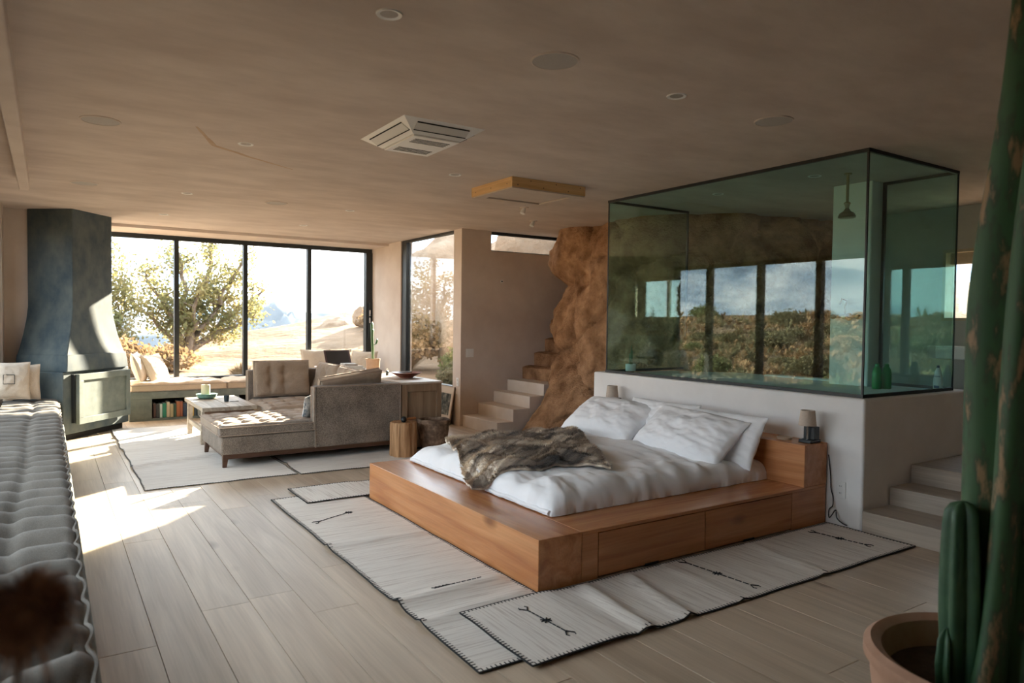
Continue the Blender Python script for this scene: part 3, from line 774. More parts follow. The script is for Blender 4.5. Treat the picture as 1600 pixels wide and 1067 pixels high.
def pillow_mesh(w, h, t, m, name, parent, wrinkle=0.012, seed=0, nu=36, nv=30, sag=0.0, power=0.5, corner=0.07):
    b = MB()
    def f(sgn):
        def g(u, v):
            a = 2 * u - 1; c = 2 * v - 1
            x = a * w / 2 * (1 - corner * (1 - c * c) * abs(a)); z = c * h / 2 * (1 - corner * (1 - a * a) * abs(c))
            k = max(0.0, (1 - a * a) * (1 - c * c)) ** power
            th = t / 2 * k * (1 + 0.25 * sag * (-c))
            wr = wrinkle * fbm((a * 2.6 + seed, c * 2.6, seed + sgn), 3) * (0.3 + k)
            # radial creases at the corners
            wr += wrinkle * 0.25 * math.sin(9 * math.atan2(c, a) + seed) * (abs(a * c)) ** 1.5 * k
            return Vector((x, sgn * (th + wr * 0.8), z))
        return g
    b.slab(f(-1), f(1), nu, nv)
    return b.build(name, m, parent, angle=80)
def basis(loc, wdir, udir):
    w = Vector(wdir).normalized(); u = Vector(udir).normalized(); n = w.cross(u); n.normalize(); u = n.cross(w).normalized()
    # columns: x -> w, y -> -n?, z -> u
    y = u.cross(w).normalized()
    m = Matrix((w, y, u)).transposed().to_4x4(); m.translation = Vector(loc); return m
def pillow(name, loc, wdir, udir, w, h, t, m, label, cat='pillow', group=None, seed=0, piping=True, **k):
    o = pillow_mesh(w, h, t, m, name, None, seed=seed, **k)
    o.matrix_world = basis(loc, wdir, udir)
    tag(o, label, cat, group)
    if piping:
        cn = k.get('corner', 0.07); pts = []
        def P(a, c): return (a * w / 2 * (1 - cn * (1 - c * c) * abs(a)), 0, c * h / 2 * (1 - cn * (1 - a * a) * abs(c)))
        for i in range(41):
            q = i / 40 * 4; s = int(q) % 4; tt = (q - int(q)) * 2 - 1
            pts.append(P(*((tt, -1), (1, tt), (-tt, 1), (-1, -tt))[s]))
        p = MB().tube(pts, 0.005, 5).build('seam', m, None); p.parent = o
    return o

# bench cushions
def bench_cushion(x0, x1, label):
    t = thing('bench_cushion', ((x0 + x1) / 2, 11.2, 0.405), label, 'cushion', 'bench cushions')
    o = box_cushion('pad', x0, x1, 10.875, 11.54, 0.407, 0.52, M_BENCHC, t, r=0.05, puff=0.03, lump=0.02)
bench_cushion(0.95, 2.185, 'long sand-coloured bench cushion beside the fireplace')
bench_cushion(2.205, 3.40, 'sand-coloured bench cushion behind the sofa corner')
bench_cushion(3.42, 4.66, 'sand-coloured bench cushion at the far right window corner')

pillow('pillow', (1.08, 11.22, 0.72), (0.25, 1, 0), (-0.30, 0.05, 1), 0.50, 0.44, 0.17, M_LINEN, 'cream pillow nearest the fireplace, leaning at the bench end', group='pillows on the window bench', seed=2)
pillow('pillow', (1.30, 11.30, 0.70), (0.55, 0.83, 0), (-0.45, 0.15, 1), 0.52, 0.44, 0.18, M_LINEN, 'cream pillow leaning on its neighbour, second from the fireplace', group='pillows on the window bench', seed=5)
pillow('pillow', (3.66, 11.36, 0.73), (1, -0.1, 0), (0, 0.3, 1), 0.48, 0.44, 0.16, M_LINEN, 'cream pillow on the window bench left of the open laptop', group='pillows on the window bench', seed=8)
pillow('pillow', (4.08, 11.40, 0.73), (1, 0.05, 0), (0, 0.3, 1), 0.44, 0.42, 0.15, M_LINEN, 'cream pillow on the window bench behind the open laptop', group='pillows on the window bench', seed=9)
pillow('pillow', (4.40, 11.16, 0.71), (0.75, -0.6, 0), (0.22, 0.28, 1), 0.44, 0.42, 0.15, M_LINEN, 'cream pillow in the window corner behind the potted cactus', group='pillows on the window bench', seed=13)

# ================================================================== SOFA
def sofa():
    t = thing('sofa', (2.6, 7.9, 0), 'taupe tweed sectional sofa with tufted chaise and walnut plinth', 'sofa')
    # walnut plinth and legs
    bx('plinth', 1.42, 3.20, 7.11, 8.04, 0.085, 0.135, M_DARKWOOD, t, bevel=0.003)
    bx('plinth', 2.16, 3.20, 8.04, 9.23, 0.085, 0.135, M_DARKWOOD, t)
    def leg(x, y, dx, dy):
        a = 0.028; b = 0.017
        p1 = [(x - a, y - a), (x + a, y - a), (x + a, y + a), (x - a, y + a)]
        p0 = [(x - b + dx, y - b + dy), (x + b + dx, y - b + dy), (x + b + dx, y + b + dy), (x - b + dx, y + b + dy)]
        MB().prism(p0, 0.008, 0.135, p1).build('leg', M_DARKWOOD, t)
    for x, y, dx, dy in ((1.42, 7.13, -0.012, -0.012), (1.42, 8.03, -0.012, 0.012), (3.17, 7.13, 0.012, -0.012), (2.17, 9.2, -0.012, 0.012), (3.17, 9.2, 0.012, 0.012)): leg(x, y, dx, dy)
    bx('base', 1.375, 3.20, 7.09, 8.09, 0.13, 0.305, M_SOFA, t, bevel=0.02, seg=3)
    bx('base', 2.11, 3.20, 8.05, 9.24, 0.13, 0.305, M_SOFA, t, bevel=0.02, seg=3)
    box_cushion('chaise_cushion', 1.36, 3.08, 7.20, 8.12, 0.308, 0.415, M_SOFAC, t, r=0.05, puff=0.012, tufts=(10, 5), depth=0.028, nu=130, nv=80)
    # front strip of the chaise cushion before the arm
    box_cushion('chaise_cushion_edge', 1.36, 2.262, 7.085, 7.205, 0.308, 0.412, M_SOFA, t, r=0.04, puff=0.006, nu=30, nv=8)
    box_cushion('seat_cushion', 2.09, 3.08, 8.13, 9.15, 0.308, 0.435, M_SOFAC, t, r=0.05, puff=0.03, tufts=(5, 4), depth=0.03, nu=90, nv=80)
    def panel(name, x0, x1, y0, y1, z0, z1):
        o = bx(name, x0, x1, y0, y1, z0, z1, M_SOFA, t, bevel=0.016, seg=3)
        return o
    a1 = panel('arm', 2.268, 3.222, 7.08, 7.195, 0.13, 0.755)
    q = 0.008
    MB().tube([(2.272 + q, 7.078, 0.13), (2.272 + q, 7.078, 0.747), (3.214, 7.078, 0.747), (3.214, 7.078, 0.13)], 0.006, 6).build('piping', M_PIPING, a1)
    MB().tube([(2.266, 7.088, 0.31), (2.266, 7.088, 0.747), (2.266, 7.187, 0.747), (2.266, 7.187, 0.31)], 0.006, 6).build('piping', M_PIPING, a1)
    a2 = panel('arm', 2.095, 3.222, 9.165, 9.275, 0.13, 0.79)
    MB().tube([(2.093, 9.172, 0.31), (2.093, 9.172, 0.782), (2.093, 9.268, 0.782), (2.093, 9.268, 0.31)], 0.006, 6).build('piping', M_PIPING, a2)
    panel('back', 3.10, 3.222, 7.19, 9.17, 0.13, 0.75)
    # loose back cushions
    def loose(loc, wdir, udir, w, h, th, label, seed, tuft=None):
        b = MB()
        def f(sg):
            def g(u, v):
                a = 2 * u - 1; c = 2 * v - 1
                k = (max(0, 1 - a ** 6) * max(0, 1 - c ** 6)) ** 0.4
                d = th / 2 * (0.35 + 0.65 * k)
                dd = 0
                if tuft:
                    for tx in tuft[0]:
                        for ty in tuft[1]:
                            q = math.hypot((a - tx) * w / 2, (c - ty) * h / 2)
                            dd += 0.045 * math.exp(-(q / 0.05) ** 2)
                        dd += 0.010 * math.exp(-((a - tx) * w / 2 / 0.02) ** 2)
                d -= dd * k
                d += 0.012 * fbm((a * 2 + seed, c * 2, sg), 3)
                return Vector((a * w / 2, sg * d, c * h / 2))
            return g
        b.slab(f(-1), f(1), 50, 34)
        o = b.build('sofa_cushion', M_SOFAC, None, angle=70, bevel=0.01)
        o.matrix_world = basis(loc, wdir, udir)
        tag(o, label, 'cushion', 'loose sofa cushions')
        for sg in (-1, 1):
            y = sg * th * 0.185
            p = MB().tube([(-w / 2, y, -h / 2), (w / 2, y, -h / 2), (w / 2, y, h / 2), (-w / 2, y, h / 2), (-w / 2, y, -h / 2)], 0.006, 6).build('piping', M_PIPING, None)
            p.parent = o
    loose((2.48, 9.07, 0.685), (1, 0, 0), (0, 0.14, 1), 0.68, 0.44, 0.17, 'tufted taupe cushion standing against the far sofa arm', 1, ((-0.45, 0.05), (-0.3, 0.35)))
    loose((2.98, 8.78, 0.655), (0, 1, 0), (0.24, 0, 1), 0.74, 0.44, 0.17, 'taupe back cushion in the far corner of the sofa', 3, ((0.0,), (0.3,)))
    loose((2.98, 8.02, 0.645), (0, 1, 0.02), (0.24, 0, 1), 0.72, 0.43, 0.17, 'taupe back cushion in the middle of the sofa back', 6, ((0.0,), (0.3,)))
    loose((2.72, 7.32, 0.665), (1, 0.1, 0.12), (0.05, -0.42, 1), 0.72, 0.42, 0.17, 'plump taupe cushion slumped over the near sofa arm', 9)
    pillow('pillow', (2.34, 7.36, 0.545), (0.75, 0.5, 0.25), (0.15, -0.35, 1), 0.32, 0.28, 0.10, M_PATTERN, 'small white patterned pillow inside the near sofa arm', seed=21)
M_PATTERN = mat('white_blue_print', (0.30, 0.36, 0.40), (0.76, 0.76, 0.74), rough=0.9, scale=22, detail=2, lo=0.42, hi=0.5)
sofa()

# ================================================================== COFFEE TABLE AND WHAT STANDS ON IT
def coffee_table():
    t = thing('coffee_table', (1.72, 8.95, 0), 'low weathered wooden coffee table with splayed legs beside the chaise', 'table')
    zt = 0.43
    for k in range(2):
        x0 = 1.44 + k * 0.298
        bx('plank', x0, x0 + 0.294, 8.46, 9.68, zt - 0.045, zt + (0.002 if k else 0), M_TABLE, t, bevel=0.004)
    bx('apron', 1.47, 2.0, 8.47, 8.505, zt - 0.12, zt - 0.044, M_TABLEEND, t, bevel=0.003)
    bx('apron', 1.47, 2.0, 9.63, 9.665, zt - 0.12, zt - 0.044, M_TABLEEND, t, bevel=0.003)
    def leg(x, y, dx, dy):
        a = 0.028
        p1 = [(x - a, y - a), (x + a, y - a), (x + a, y + a), (x - a, y + a)]
        p0 = [(p[0] + dx, p[1] + dy) for p in p1]
        MB().prism(p0, 0.012, zt - 0.045, p1).build('leg', M_TABLE, t, bevel=0.003)
    for x, y, dx, dy in ((1.48, 8.6, -0.02, -0.07), (1.98, 8.6, 0.02, -0.07), (1.48, 9.52, -0.02, -0.1), (1.98, 9.52, 0.02, 0.07)): leg(x, y, dx, dy)
    bx('stretcher', 1.45, 1.48, 8.55, 9.5, 0.14, 0.19, M_TABLE, t, bevel=0.003)
    bx('stretcher', 1.98, 2.01, 8.55, 9.5, 0.14, 0.19, M_TABLE, t, bevel=0.003)
    d = thing('candle_dish', (1.66, 9.45, zt), 'green glazed dish holding a candle on the coffee table', 'dish')
    MB().lathe([(0.0, 0.002), (0.09, 0.002), (0.115, 0.02), (0.12, 0.055), (0.112, 0.056), (0.10, 0.025), (0.0, 0.018)], (1.66, 9.45, zt), 28).build('bowl', M_GREENDISH, d)
    MB().lathe([(0.122, 0.048), (0.128, 0.054), (0.122, 0.06), (0.115, 0.056)], (1.66, 9.45, zt), 28).build('rim', M_GREENDISH, d)
    c = thing('candle', (1.65, 9.46, zt + 0.02), 'thick cream candle standing in the green dish', 'candle')
    MB().lathe([(0, 0.0), (0.052, 0.0), (0.053, 0.15), (0.046, 0.156), (0.03, 0.148), (0, 0.147)], (1.65, 9.46, zt + 0.019), 20).build('wax', M_CANDLE, c)
    MB().tube([(1.65, 9.46, zt + 0.165), (1.652, 9.46, zt + 0.18)], 0.002).build('wick', M_DARK, c)
    tag(MB().lathe([(0, 0.0), (0.026, 0.0), (0.034, 0.075), (0.031, 0.075), (0.024, 0.01), (0, 0.008)], (1.80, 8.98, zt + 0.003), 18).build('cup', M_CUP, None),
        'small slate-coloured cup on the coffee table', 'cup')
    sp = MB().box(1.83, 1.93, 8.93, 8.942, zt + 0.002, zt + 0.008).build('spoon', M_DARK, None); tag(sp, 'dark stick lying beside the cup on the coffee table', 'stick')
coffee_table()

# ================================================================== CABINET BEHIND THE SOFA
def cabinet():
    t = thing('cabinet', (3.48, 8.6, 0), 'brown wooden cabinet with recessed panel end behind the sofa', 'cabinet')
    x0, x1, y0, y1 = 3.235, 3.725, 7.09, 10.1
    bx('body', x0 + 0.01, x1 - 0.01, y0 + 0.03, y1, 0.03, 0.735, M_CAB, t)
    bx('plinth', x0 + 0.04, x1 - 0.04, y0 + 0.05, y1 - 0.03, 0.0, 0.03, M_DARK, t)
    bx('top', x0 - 0.008, x1 + 0.012, y0 - 0.012, y1, 0.735, 0.758, M_CABTOP, t, bevel=0.004)
    # framed end panel
    for a in ((x0, x0 + 0.07, 0.03, 0.735), (x1 - 0.06, x1, 0.03, 0.735), (x0 + 0.07, x1 - 0.06, 0.65, 0.735), (x0 + 0.07, x1 - 0.06, 0.03, 0.12)):
        bx('end_rail', a[0], a[1], y0, y0 + 0.032, a[2], a[3], M_CAB, t, bevel=0.003)
    for k in range(4):
        a = y0 + 0.02 + k * 0.74
        d = bx('door', x1 - 0.012, x1 + 0.006, a + 0.01, a + 0.73, 0.05, 0.72, M_CAB, t, bevel=0.003)
        bx('handle', x1 + 0.006, x1 + 0.02, a + 0.06, a + 0.075, 0.45, 0.57, M_BLACK, d)
cabinet()
ZC = 0.758
b_ = thing('bowl', (3.55, 7.66, ZC), 'shallow dark red bowl on the cabinet top', 'bowl')
MB().lathe([(0, 0.0), (0.075, 0.0), (0.08, 0.008), (0.16, 0.05), (0.19, 0.062), (0.186, 0.066), (0.15, 0.056), (0.07, 0.016), (0, 0.014)], (3.55, 7.66, ZC), 32).build('shell', M_REDBOWL, b_)
tag(bx('phone', 3.47, 3.60, 7.60, 7.67, ZC + 0.066, ZC + 0.075, M_SCREEN, bevel=0.002), 'flat dark slab lying across the red bowl', 'phone')
def small_cactus():
    t = thing('potted_cactus', (3.45, 8.44, ZC), 'slim green cactus in a tan clay pot on the cabinet', 'plant')
    c = (3.45, 8.44, ZC)
    MB().lathe([(0, 0), (0.082, 0), (0.088, 0.17), (0.093, 0.172), (0.093, 0.19), (0.083, 0.19), (0.08, 0.165), (0, 0.16)], c, 26).build('pot', M_TAN, t)
    def stem(pts, r):
        b = MB(); n = 15
        for_pts = [Vector(p) for p in pts]; rings = []
        for i, p in enumerate(for_pts):
            k = 1.0 if 0 < i < len(for_pts) - 1 else (0.75 if i == 0 else 0.25)
            rings.append([(p.x + r * k * (1 + 0.18 * math.cos(5 * 2 * PI * j / n)) * math.cos(2 * PI * j / n), p.y + r * k * (1 + 0.18 * math.cos(5 * 2 * PI * j / n)) * math.sin(2 * PI * j / n), p.z) for j in range(n)])
        b.loft(rings).build('stem', M_CACTUS, t, angle=80)
    x, y, z = c
    stem([(x, y, z + 0.15), (x - 0.003, y, z + 0.3), (x - 0.01, y + 0.004, z + 0.46), (x - 0.016, y, z + 0.62), (x - 0.014, y, z + 0.655)], 0.017)
    stem([(x + 0.004, y, z + 0.36), (x + 0.035, y - 0.01, z + 0.375), (x + 0.05, y - 0.012, z + 0.42), (x + 0.05, y - 0.01, z + 0.445)], 0.012)
    stem([(x - 0.012, y, z + 0.46), (x - 0.012, y - 0.01, z + 0.55), (x - 0.012, y, z + 0.58)], 0.018)
small_cactus()
v_ = thing('vial', (3.49, 8.08, ZC), 'little dark glass bottle with pale cap on the cabinet', 'bottle')
MB().lathe([(0, 0), (0.017, 0), (0.018, 0.05), (0.009, 0.06), (0, 0.06)], (3.49, 8.08, ZC), 14).build('body', M_CUP, v_)
MB().lathe([(0, 0), (0.010, 0), (0.010, 0.022), (0, 0.024)], (3.49, 8.08, ZC + 0.06), 12).build('cap', M_WHITEP, v_)
def paper_stack():
    rr = random.Random(8)
    spec = [('lowest large pale magazine stacked on the far cabinet end', 0.36, 0.28), ('second pale magazine in the stack on the far cabinet end', 0.33, 0.26), ('grey topmost booklet of the stack on the far cabinet end', 0.24, 0.18)]
    z = ZC
    for i, (lb, a, c) in enumerate(spec):
        h = 0.026
        o = MB().box(-c / 2, c / 2, -a / 2, a / 2, 0, h).build('magazine', M_PAPER if i < 2 else M_GRILLE, None, smooth=True, bevel=0.002)
        o.location = (3.47 + rr.uniform(-0.02, 0.02), 9.30, z); o.rotation_euler.z = rr.uniform(-0.2, 0.2)
        tag(o, lb, 'magazine', 'magazines on the cabinet'); z += h + 0.0005
    t = thing('laptop', (3.55, 9.78, ZC), 'dark maroon laptop standing open at the far cabinet end', 'laptop')
    bx('keyboard_base', 3.33, 3.71, 9.62, 9.88, ZC, ZC + 0.018, M_LAPTOP, t, bevel=0.004)
    mt = Matrix.Translation((3.52, 9.875, ZC + 0.016)) @ Matrix.Rotation(math.radians(-32), 4, 'X')
    MB().box(-0.19, 0.19, -0.006, 0.006, 0, 0.25, mt).build('lid', M_LAPTOP, t, bevel=0.003)
    MB().box(-0.165, 0.165, -0.009, -0.005, 0.025, 0.23, mt).build('screen', M_SCREEN, t)
    tag(MB().lathe([(0, 0), (0.032, 0), (0.036, 0.05), (0.03, 0.05), (0.028, 0.006), (0, 0.006)], (3.62, 8.98, ZC), 16).build('glass_cup', M_CUP, None), 'small blue-grey cup beside the magazines on the cabinet', 'cup')
paper_stack()

# ================================================================== LOG STOOL, URN, LEANING PICTURE
def stump():
    t = thing('log_stool', (3.15, 6.85, 0), 'pale split-log stool standing behind the bed foot', 'stool')
    rings = []; n = 40
    rr = random.Random(2)
    fac = [1 + 0.035 * math.sin(7 * 2 * PI * k / n + 1) + rr.uniform(-0.02, 0.02) - (0.05 if k % 8 == 0 else 0) for k in range(n)]
    for z, k in ((0.0, 0.93), (0.02, 0.99), (0.10, 1.0), (0.2, 0.985), (0.3, 0.98), (0.355, 0.975), (0.365, 0.94)):
        rings.append([(3.15 + 0.142 * k * fac[j] * math.cos(2 * PI * j / n) + 0.004 * math.sin(z * 20 + j), 6.85 + 0.142 * k * fac[j] * math.sin(2 * PI * j / n), z) for j in range(n)])
    MB().loft(rings).build('log', M_STUMP, t, angle=25)
    w = thing('massage_ball', (3.13, 6.80, 0.366), 'black ball with a wooden handle lying on the log stool', 'tool')
    MB().ico((3.125, 6.795, 0.366 + 0.032), (0.032, 0.032, 0.032), 3).build('ball', M_BLACK, w)
    MB().tube([(3.155, 6.80, 0.398), (3.19, 6.82, 0.398), (3.29, 6.86, 0.392)], 0.012, 8).build('handle', M_FIR_X, w)
stump()
def urn():
    t = thing('urn', (3.545, 6.93, 0), 'weathered brown wooden urn beside the log stool', 'pot')
    c = (3.545, 6.93, 0)
    MB().lathe([(0, 0), (0.10, 0), (0.125, 0.03), (0.155, 0.14), (0.17, 0.25), (0.172, 0.33), (0.166, 0.345), (0.15, 0.345), (0.145, 0.32), (0.13, 0.12), (0, 0.1)], c, 36).build('shell', M_URN, t)
    MB().lathe([(0.166, 0.318), (0.178, 0.322), (0.18, 0.352), (0.165, 0.362), (0.147, 0.358), (0.146, 0.33)], c, 36).build('rim', M_URN, t)
urn()
def picture():
    t = thing('framed_print', (4.65, 8.85, 0), 'framed ink print leaning against the window wall near the stairs', 'picture')
    mt = Matrix.Translation((4.60, 8.53, 0.0)) @ Matrix.Rotation(math.radians(9.5), 4, 'Y')
    W, Hh = 0.62, 0.53
    def pb(nm, x0, x1, y0, y1, z0, z1, m): return MB().box(x0, x1, y0, y1, z0, z1, mt).build(nm, m, t, smooth=False)
    pb('backing', 0.006, 0.016, 0, W, 0, Hh, M_DARK)
    pb('mount', 0.0, 0.006, 0.012, W - 0.012, 0.012, Hh - 0.012, M_MAT)
    pb('print', -0.002, 0.0005, 0.07, W - 0.07, 0.13, Hh - 0.1, M_PRINT)
    for a in ((0, 0.014, 0, Hh), (W - 0.014, W, 0, Hh), (0.014, W - 0.014, 0, 0.014), (0.014, W - 0.014, Hh - 0.014, Hh)):
        pb('frame_rail', -0.008, 0.018, a[0], a[1], a[2], a[3], M_FRAMEW)
picture()

# ================================================================== BED
BX0, BX1, BY0, BY1, BH = 2.17, 4.755, 3.012, 5.365, 0.286
def bed():
    t = thing('bed', (3.45, 4.19, 0), 'low orange fir platform bed with drawers and boxy headboard', 'bed')
    f = bx('foot_box', BX0, 2.464, BY0, BY1, 0.0, BH, M_FIR_Y, t, bevel=0.003)
    # foot box made of two butted lengths
    bx('side_block', 2.466, 2.585, BY0 + 0.002, BY0 + 0.30, 0.0, BH - 0.022, M_FIR_X, t, bevel=0.002)
    bx('side_block', 4.357, 4.755, BY0 + 0.002, BY0 + 0.30, 0.0, BH - 0.022, M_FIR_X, t, bevel=0.002)
    d1 = bx('drawer', 2.589, 3.466, BY0 + 0.003, BY0 + 0.30, 0.012, BH - 0.026, M_FIR_X, t, bevel=0.002)
    d2 = bx('drawer', 3.471, 4.353, BY0 + 0.003, BY0 + 0.30, 0.012, BH - 0.026, M_FIR_X, t, bevel=0.002)
    for d, xa in ((d1, 2.95), (d2, 3.84)): bx('finger_pull', xa, xa + 0.11, BY0 - 0.0005, BY0 + 0.02, 0.006, 0.02, M_DARK, d)
    bx('side_ledge', 2.466, 4.755, BY0, BY0 + 0.36, BH - 0.021, BH, M_FIR_X, t, bevel=0.002)
    bx('side_ledge', 2.466, 4.755, BY1 - 0.20, BY1, BH - 0.021, BH, M_FIR_X, t, bevel=0.002)
    bx('far_side', 2.466, 4.755, BY1 - 0.03, BY1 - 0.004, 0.0, BH - 0.022, M_FIR_X, t)
    bx('deck', 2.47, 4.5, BY0 + 0.3, BY1 - 0.05, 0.20, BH - 0.004, M_FIR_Y, t)
    bx('headboard', 4.487, 4.757, BY0, BY1, BH + 0.001, 0.588, M_FIR_Y, t, bevel=0.003)
bed()
DX0, DX1, DY0, DY1 = 2.485, 4.50, 3.325, 5.275
def duvet_h(x, y):
    r = 0.16
    ex = min((x - DX0), (DX1 + 0.3 - x)) ; ey = min(y - DY0, DY1 - y)
    def prof(e, r): 
        q = max(0.0, min(1.0, e / r)); return (1 - (1 - q) ** 2.4) ** (1 / 2.4)
    k = min(prof(max(0, ex), r), 1) * prof(max(0, ey), r)
    top = 0.145 + 0.02 * math.sin(PI * (x - DX0) / (DX1 - DX0)) * math.sin(PI * (y - DY0) / (DY1 - DY0))
    z = top * k
    # pulled wrinkles from the near side and the foot, soft ripples on top
    side = math.exp(-max(0, (y - DY0)) / 0.45)
    wr = 0.020 * math.sin(x * 21 + 5 * fbm((x * 1.3, y * 1.1, 3)) - y * 7) * side * (0.5 + 0.5 * noise.noise(Vector((x * 2, y, 9)))) * k
    foot = math.exp(-max(0, (x - DX0)) / 0.3)
    wr += 0.018 * math.sin(y * 17 + 4 * fbm((x, y * 1.5, 5)) + x * 6) * foot * k
    wr += 0.024 * fbm((x * 2.2, y * 2.6, 1.5), 3) * k + 0.012 * fbm((x * 9, y * 5, 2.5), 3) * k
    return BH + 0.004 + max(0, z + wr)
def duvet():
    b = MB(); NU, NV = 170, 170
    def wp(t):  # denser at the rims
        return 0.5 - 0.5 * math.cos(PI * t) if False else t + 0.11 * math.sin(2 * PI * t) * -1 * 0.9
    def top(u, v):
        x = lerp(DX0, DX1, wp(u)); y = lerp(DY0, DY1, wp(v))
        z = duvet_h(x, y)
        # wavy hem
        e = min(x - DX0, y - DY0, DY1 - y)
        k = math.exp(-max(0, e) / 0.03)
        x += k * 0.012 * fbm((y * 8, 1, 0)) ; y += k * 0.012 * fbm((x * 8, 2, 0))
        return Vector((x, y, z))
    def bot(u, v): return Vector((lerp(DX0 + 0.01, DX1, u), lerp(DY0 + 0.01, DY1 - 0.01, v), BH + 0.0015))
    b.slab(top, bot, NU, NV)
    o = b.build('duvet', M_SHEET, None, angle=80)
    tag(o, 'rumpled white cotton duvet spread over the platform bed', 'duvet')
    # turned hem roll along foot and near side
    pts = []
    for i in range(60):
        v = i / 59; y = lerp(DY0 + 0.02, DY1 - 0.02, v); pts.append((DX0 + 0.004 + 0.008 * fbm((y * 5, 4, 1)), y, BH + 0.020 + 0.008 * fbm((y * 7, 0, 3))))
    MB().tube(pts, 0.016, 8).build('hem', M_SHEET, o)
duvet()
def bed_pillow(loc, wdir, udir, w, h, t, label, seed):
    o = pillow('pillow', loc, wdir, udir, w, h, t, M_SHEET, label, 'pillow', 'white pillows on the bed', seed=seed, wrinkle=0.02, nu=70, nv=44, power=0.42, corner=0.04, sag=0.5, piping=False)
    return o
bed_pillow((4.28, 4.87, 0.57), (0, 1, 0.0), (0.78, 0.05, 0.55), 0.94, 0.50, 0.25, 'plump white pillow at the far side of the bed head', 31)
bed_pillow((4.25, 3.90, 0.565), (0.08, 1, 0.03), (0.68, 0, 0.62), 0.98, 0.47, 0.22, 'white pillow lying in front at the near side of the bed', 35)
bed_pillow((4.40, 4.36, 0.575), (0.0, 1, 0.0), (0.35, 0, 0.85), 0.80, 0.42, 0.17, 'white pillow half hidden behind the two in the middle', 41)
bed_pillow((4.385, 3.74, 0.565), (0.05, 1, 0.0), (0.42, 0, 0.85), 0.88, 0.42, 0.17, 'white pillow tucked behind the near pillow against the headboard', 47)
def open_sleeve():
    # open pillowcase end with its flap at the near end of the front pillow
    pass

def fur_throw():
    A, B_, C_, D_ = Vector((2.78, 5.22)), Vector((4.02, 5.03)), Vector((3.17, 3.60)), Vector((2.36, 4.02))
    def xy(u, v):
        p = A.lerp(B_, u).lerp(D_.lerp(C_, u), v)
        p.x += 0.05 * math.sin(v * 7 + u * 3) * (u * (1 - u)) * 2
        p.y += 0.10 * math.sin(PI * u) * (v - 0.5) * 0.8 + 0.04 * math.sin(u * 9 + 1) * v
        return p
    def folds(u, v):
        s = v * 1.0 + 0.18 * math.sin(u * 4 + 0.6) + 0.10 * fbm((u * 2.5, v * 2, 7), 2)
        f = 0.5 + 0.5 * math.sin(s * 25)
        g = 0.5 + 0.5 * math.sin((v * 0.7 - u * 0.5) * 19 + 2 + 2 * fbm((u * 2, v * 3, 2), 2))
        e = sm(min(u, 1 - u, v, 1 - v) / 0.06)
        return (0.042 * f ** 1.4 + 0.03 * g ** 1.4 + 0.025 * fbm((u * 5, v * 5, 1), 3)) * (0.35 + 0.65 * e)
    def base(x, y):
        if x < DX0: return BH + 0.012
        return max(duvet_h(x, y), BH + 0.01)
    def P(u, v, off=0.0):
        p = xy(u, v)
        # soften the drop at the bed foot
        z = sum(base(p.x + dx, p.y) for dx in (-0.03, 0, 0.03)) / 3
        return Vector((p.x, p.y, z + 0.016 + folds(u, v) + off))
    NU, NV = 110, 110
    b = MB()
    b.slab(lambda u, v: P(u, v), lambda u, v: P(u, v, -0.014), NU, NV)
    o = b.build('fur_throw', M_FUR, None, angle=80)
    tag(o, 'striped grey and brown fur throw draped over the bed foot', 'throw')
    # pile: short strands following the nap
    bm = bmesh.new(); rr = random.Random(4)
    for k in range(42000):
        u, v = rr.random(), rr.random()
        if k % 6 == 0:
            e = rr.choice((0, 1, 2, 3)); q = rr.random() * 0.03
            u, v = ((q, v), (1 - q, v), (u, q), (u, 1 - q))[e]
        p = P(u, v); 
        du = (P(min(1, u + .01), v) - P(max(0, u - .01), v)); dv = (P(u, min(1, v + .01)) - P(u, max(0, v - .01)))
        n = du.cross(dv)
        if n.z < 0: n = -n
        n.normalize(); d = (dv.normalized() * 0.55 + du.normalized() * rr.uniform(-0.35, 0.35) + n * rr.uniform(0.5, 0.9)).normalized()
        # outwards at the rim
        L = rr.uniform(0.02, 0.038); s = d.cross(n).normalized() * 0.0022
        bm.faces.new([bm.verts.new(q) for q in (p - s, p + s, p + d * L + Vector((0, 0, -0.003)))])
    me = bpy.data.meshes.new('fur_pile'); bm.to_mesh(me); bm.free(); me.materials.append(M_FUR)
    h = bpy.data.objects.new('fur_pile', me); COL.objects.link(h); h.parent = o; h['kind'] = 'stuff'
fur_throw()

# ================================================================== BEDSIDE LAMPS, DISH, CABLE, OUTLETS
def lamp(x, y, z, label):
    t = thing('table_lamp', (x, y, z), label, 'lamp', 'bedside lamps')
    bx('foot', x - 0.062, x + 0.062, y - 0.05, y + 0.05, z + 0.0, z + 0.022, M_BLACK, t, bevel=0.003)
    bx('block', x - 0.01, x + 0.05, y - 0.045, y + 0.045, z + 0.022, z + 0.115, M_BLACK, t, bevel=0.003)
    MB().tube([(x - 0.03, y, z + 0.02), (x - 0.03, y, z + 0.17)], 0.006, 8).build('stem', M_CHROME, t)
    MB().lathe([(0.062, 0.125), (0.050, 0.235), (0.047, 0.235), (0.059, 0.125)], (x - 0.03, y, z), 30).build('shade', M_SHADE, t, angle=60)
    MB().lathe([(0.0, 0.17), (0.016, 0.172), (0.02, 0.19), (0.0, 0.21)], (x - 0.03, y, z), 14).build('bulb', M_WHITEP, t)
lamp(4.65, 3.085, 0.589, 'small bedside lamp beside the round dish at the near bed end')
lamp(4.66, 5.225, 0.589, 'small bedside lamp behind the far white pillow')
tag(MB().lathe([(0, 0), (0.05, 0), (0.056, 0.018), (0.05, 0.02), (0.045, 0.01), (0, 0.008)], (4.60, 3.26, 0.589), 24).build('dish', M_FRAMEW, None), 'small round wooden dish on the headboard ledge', 'dish')
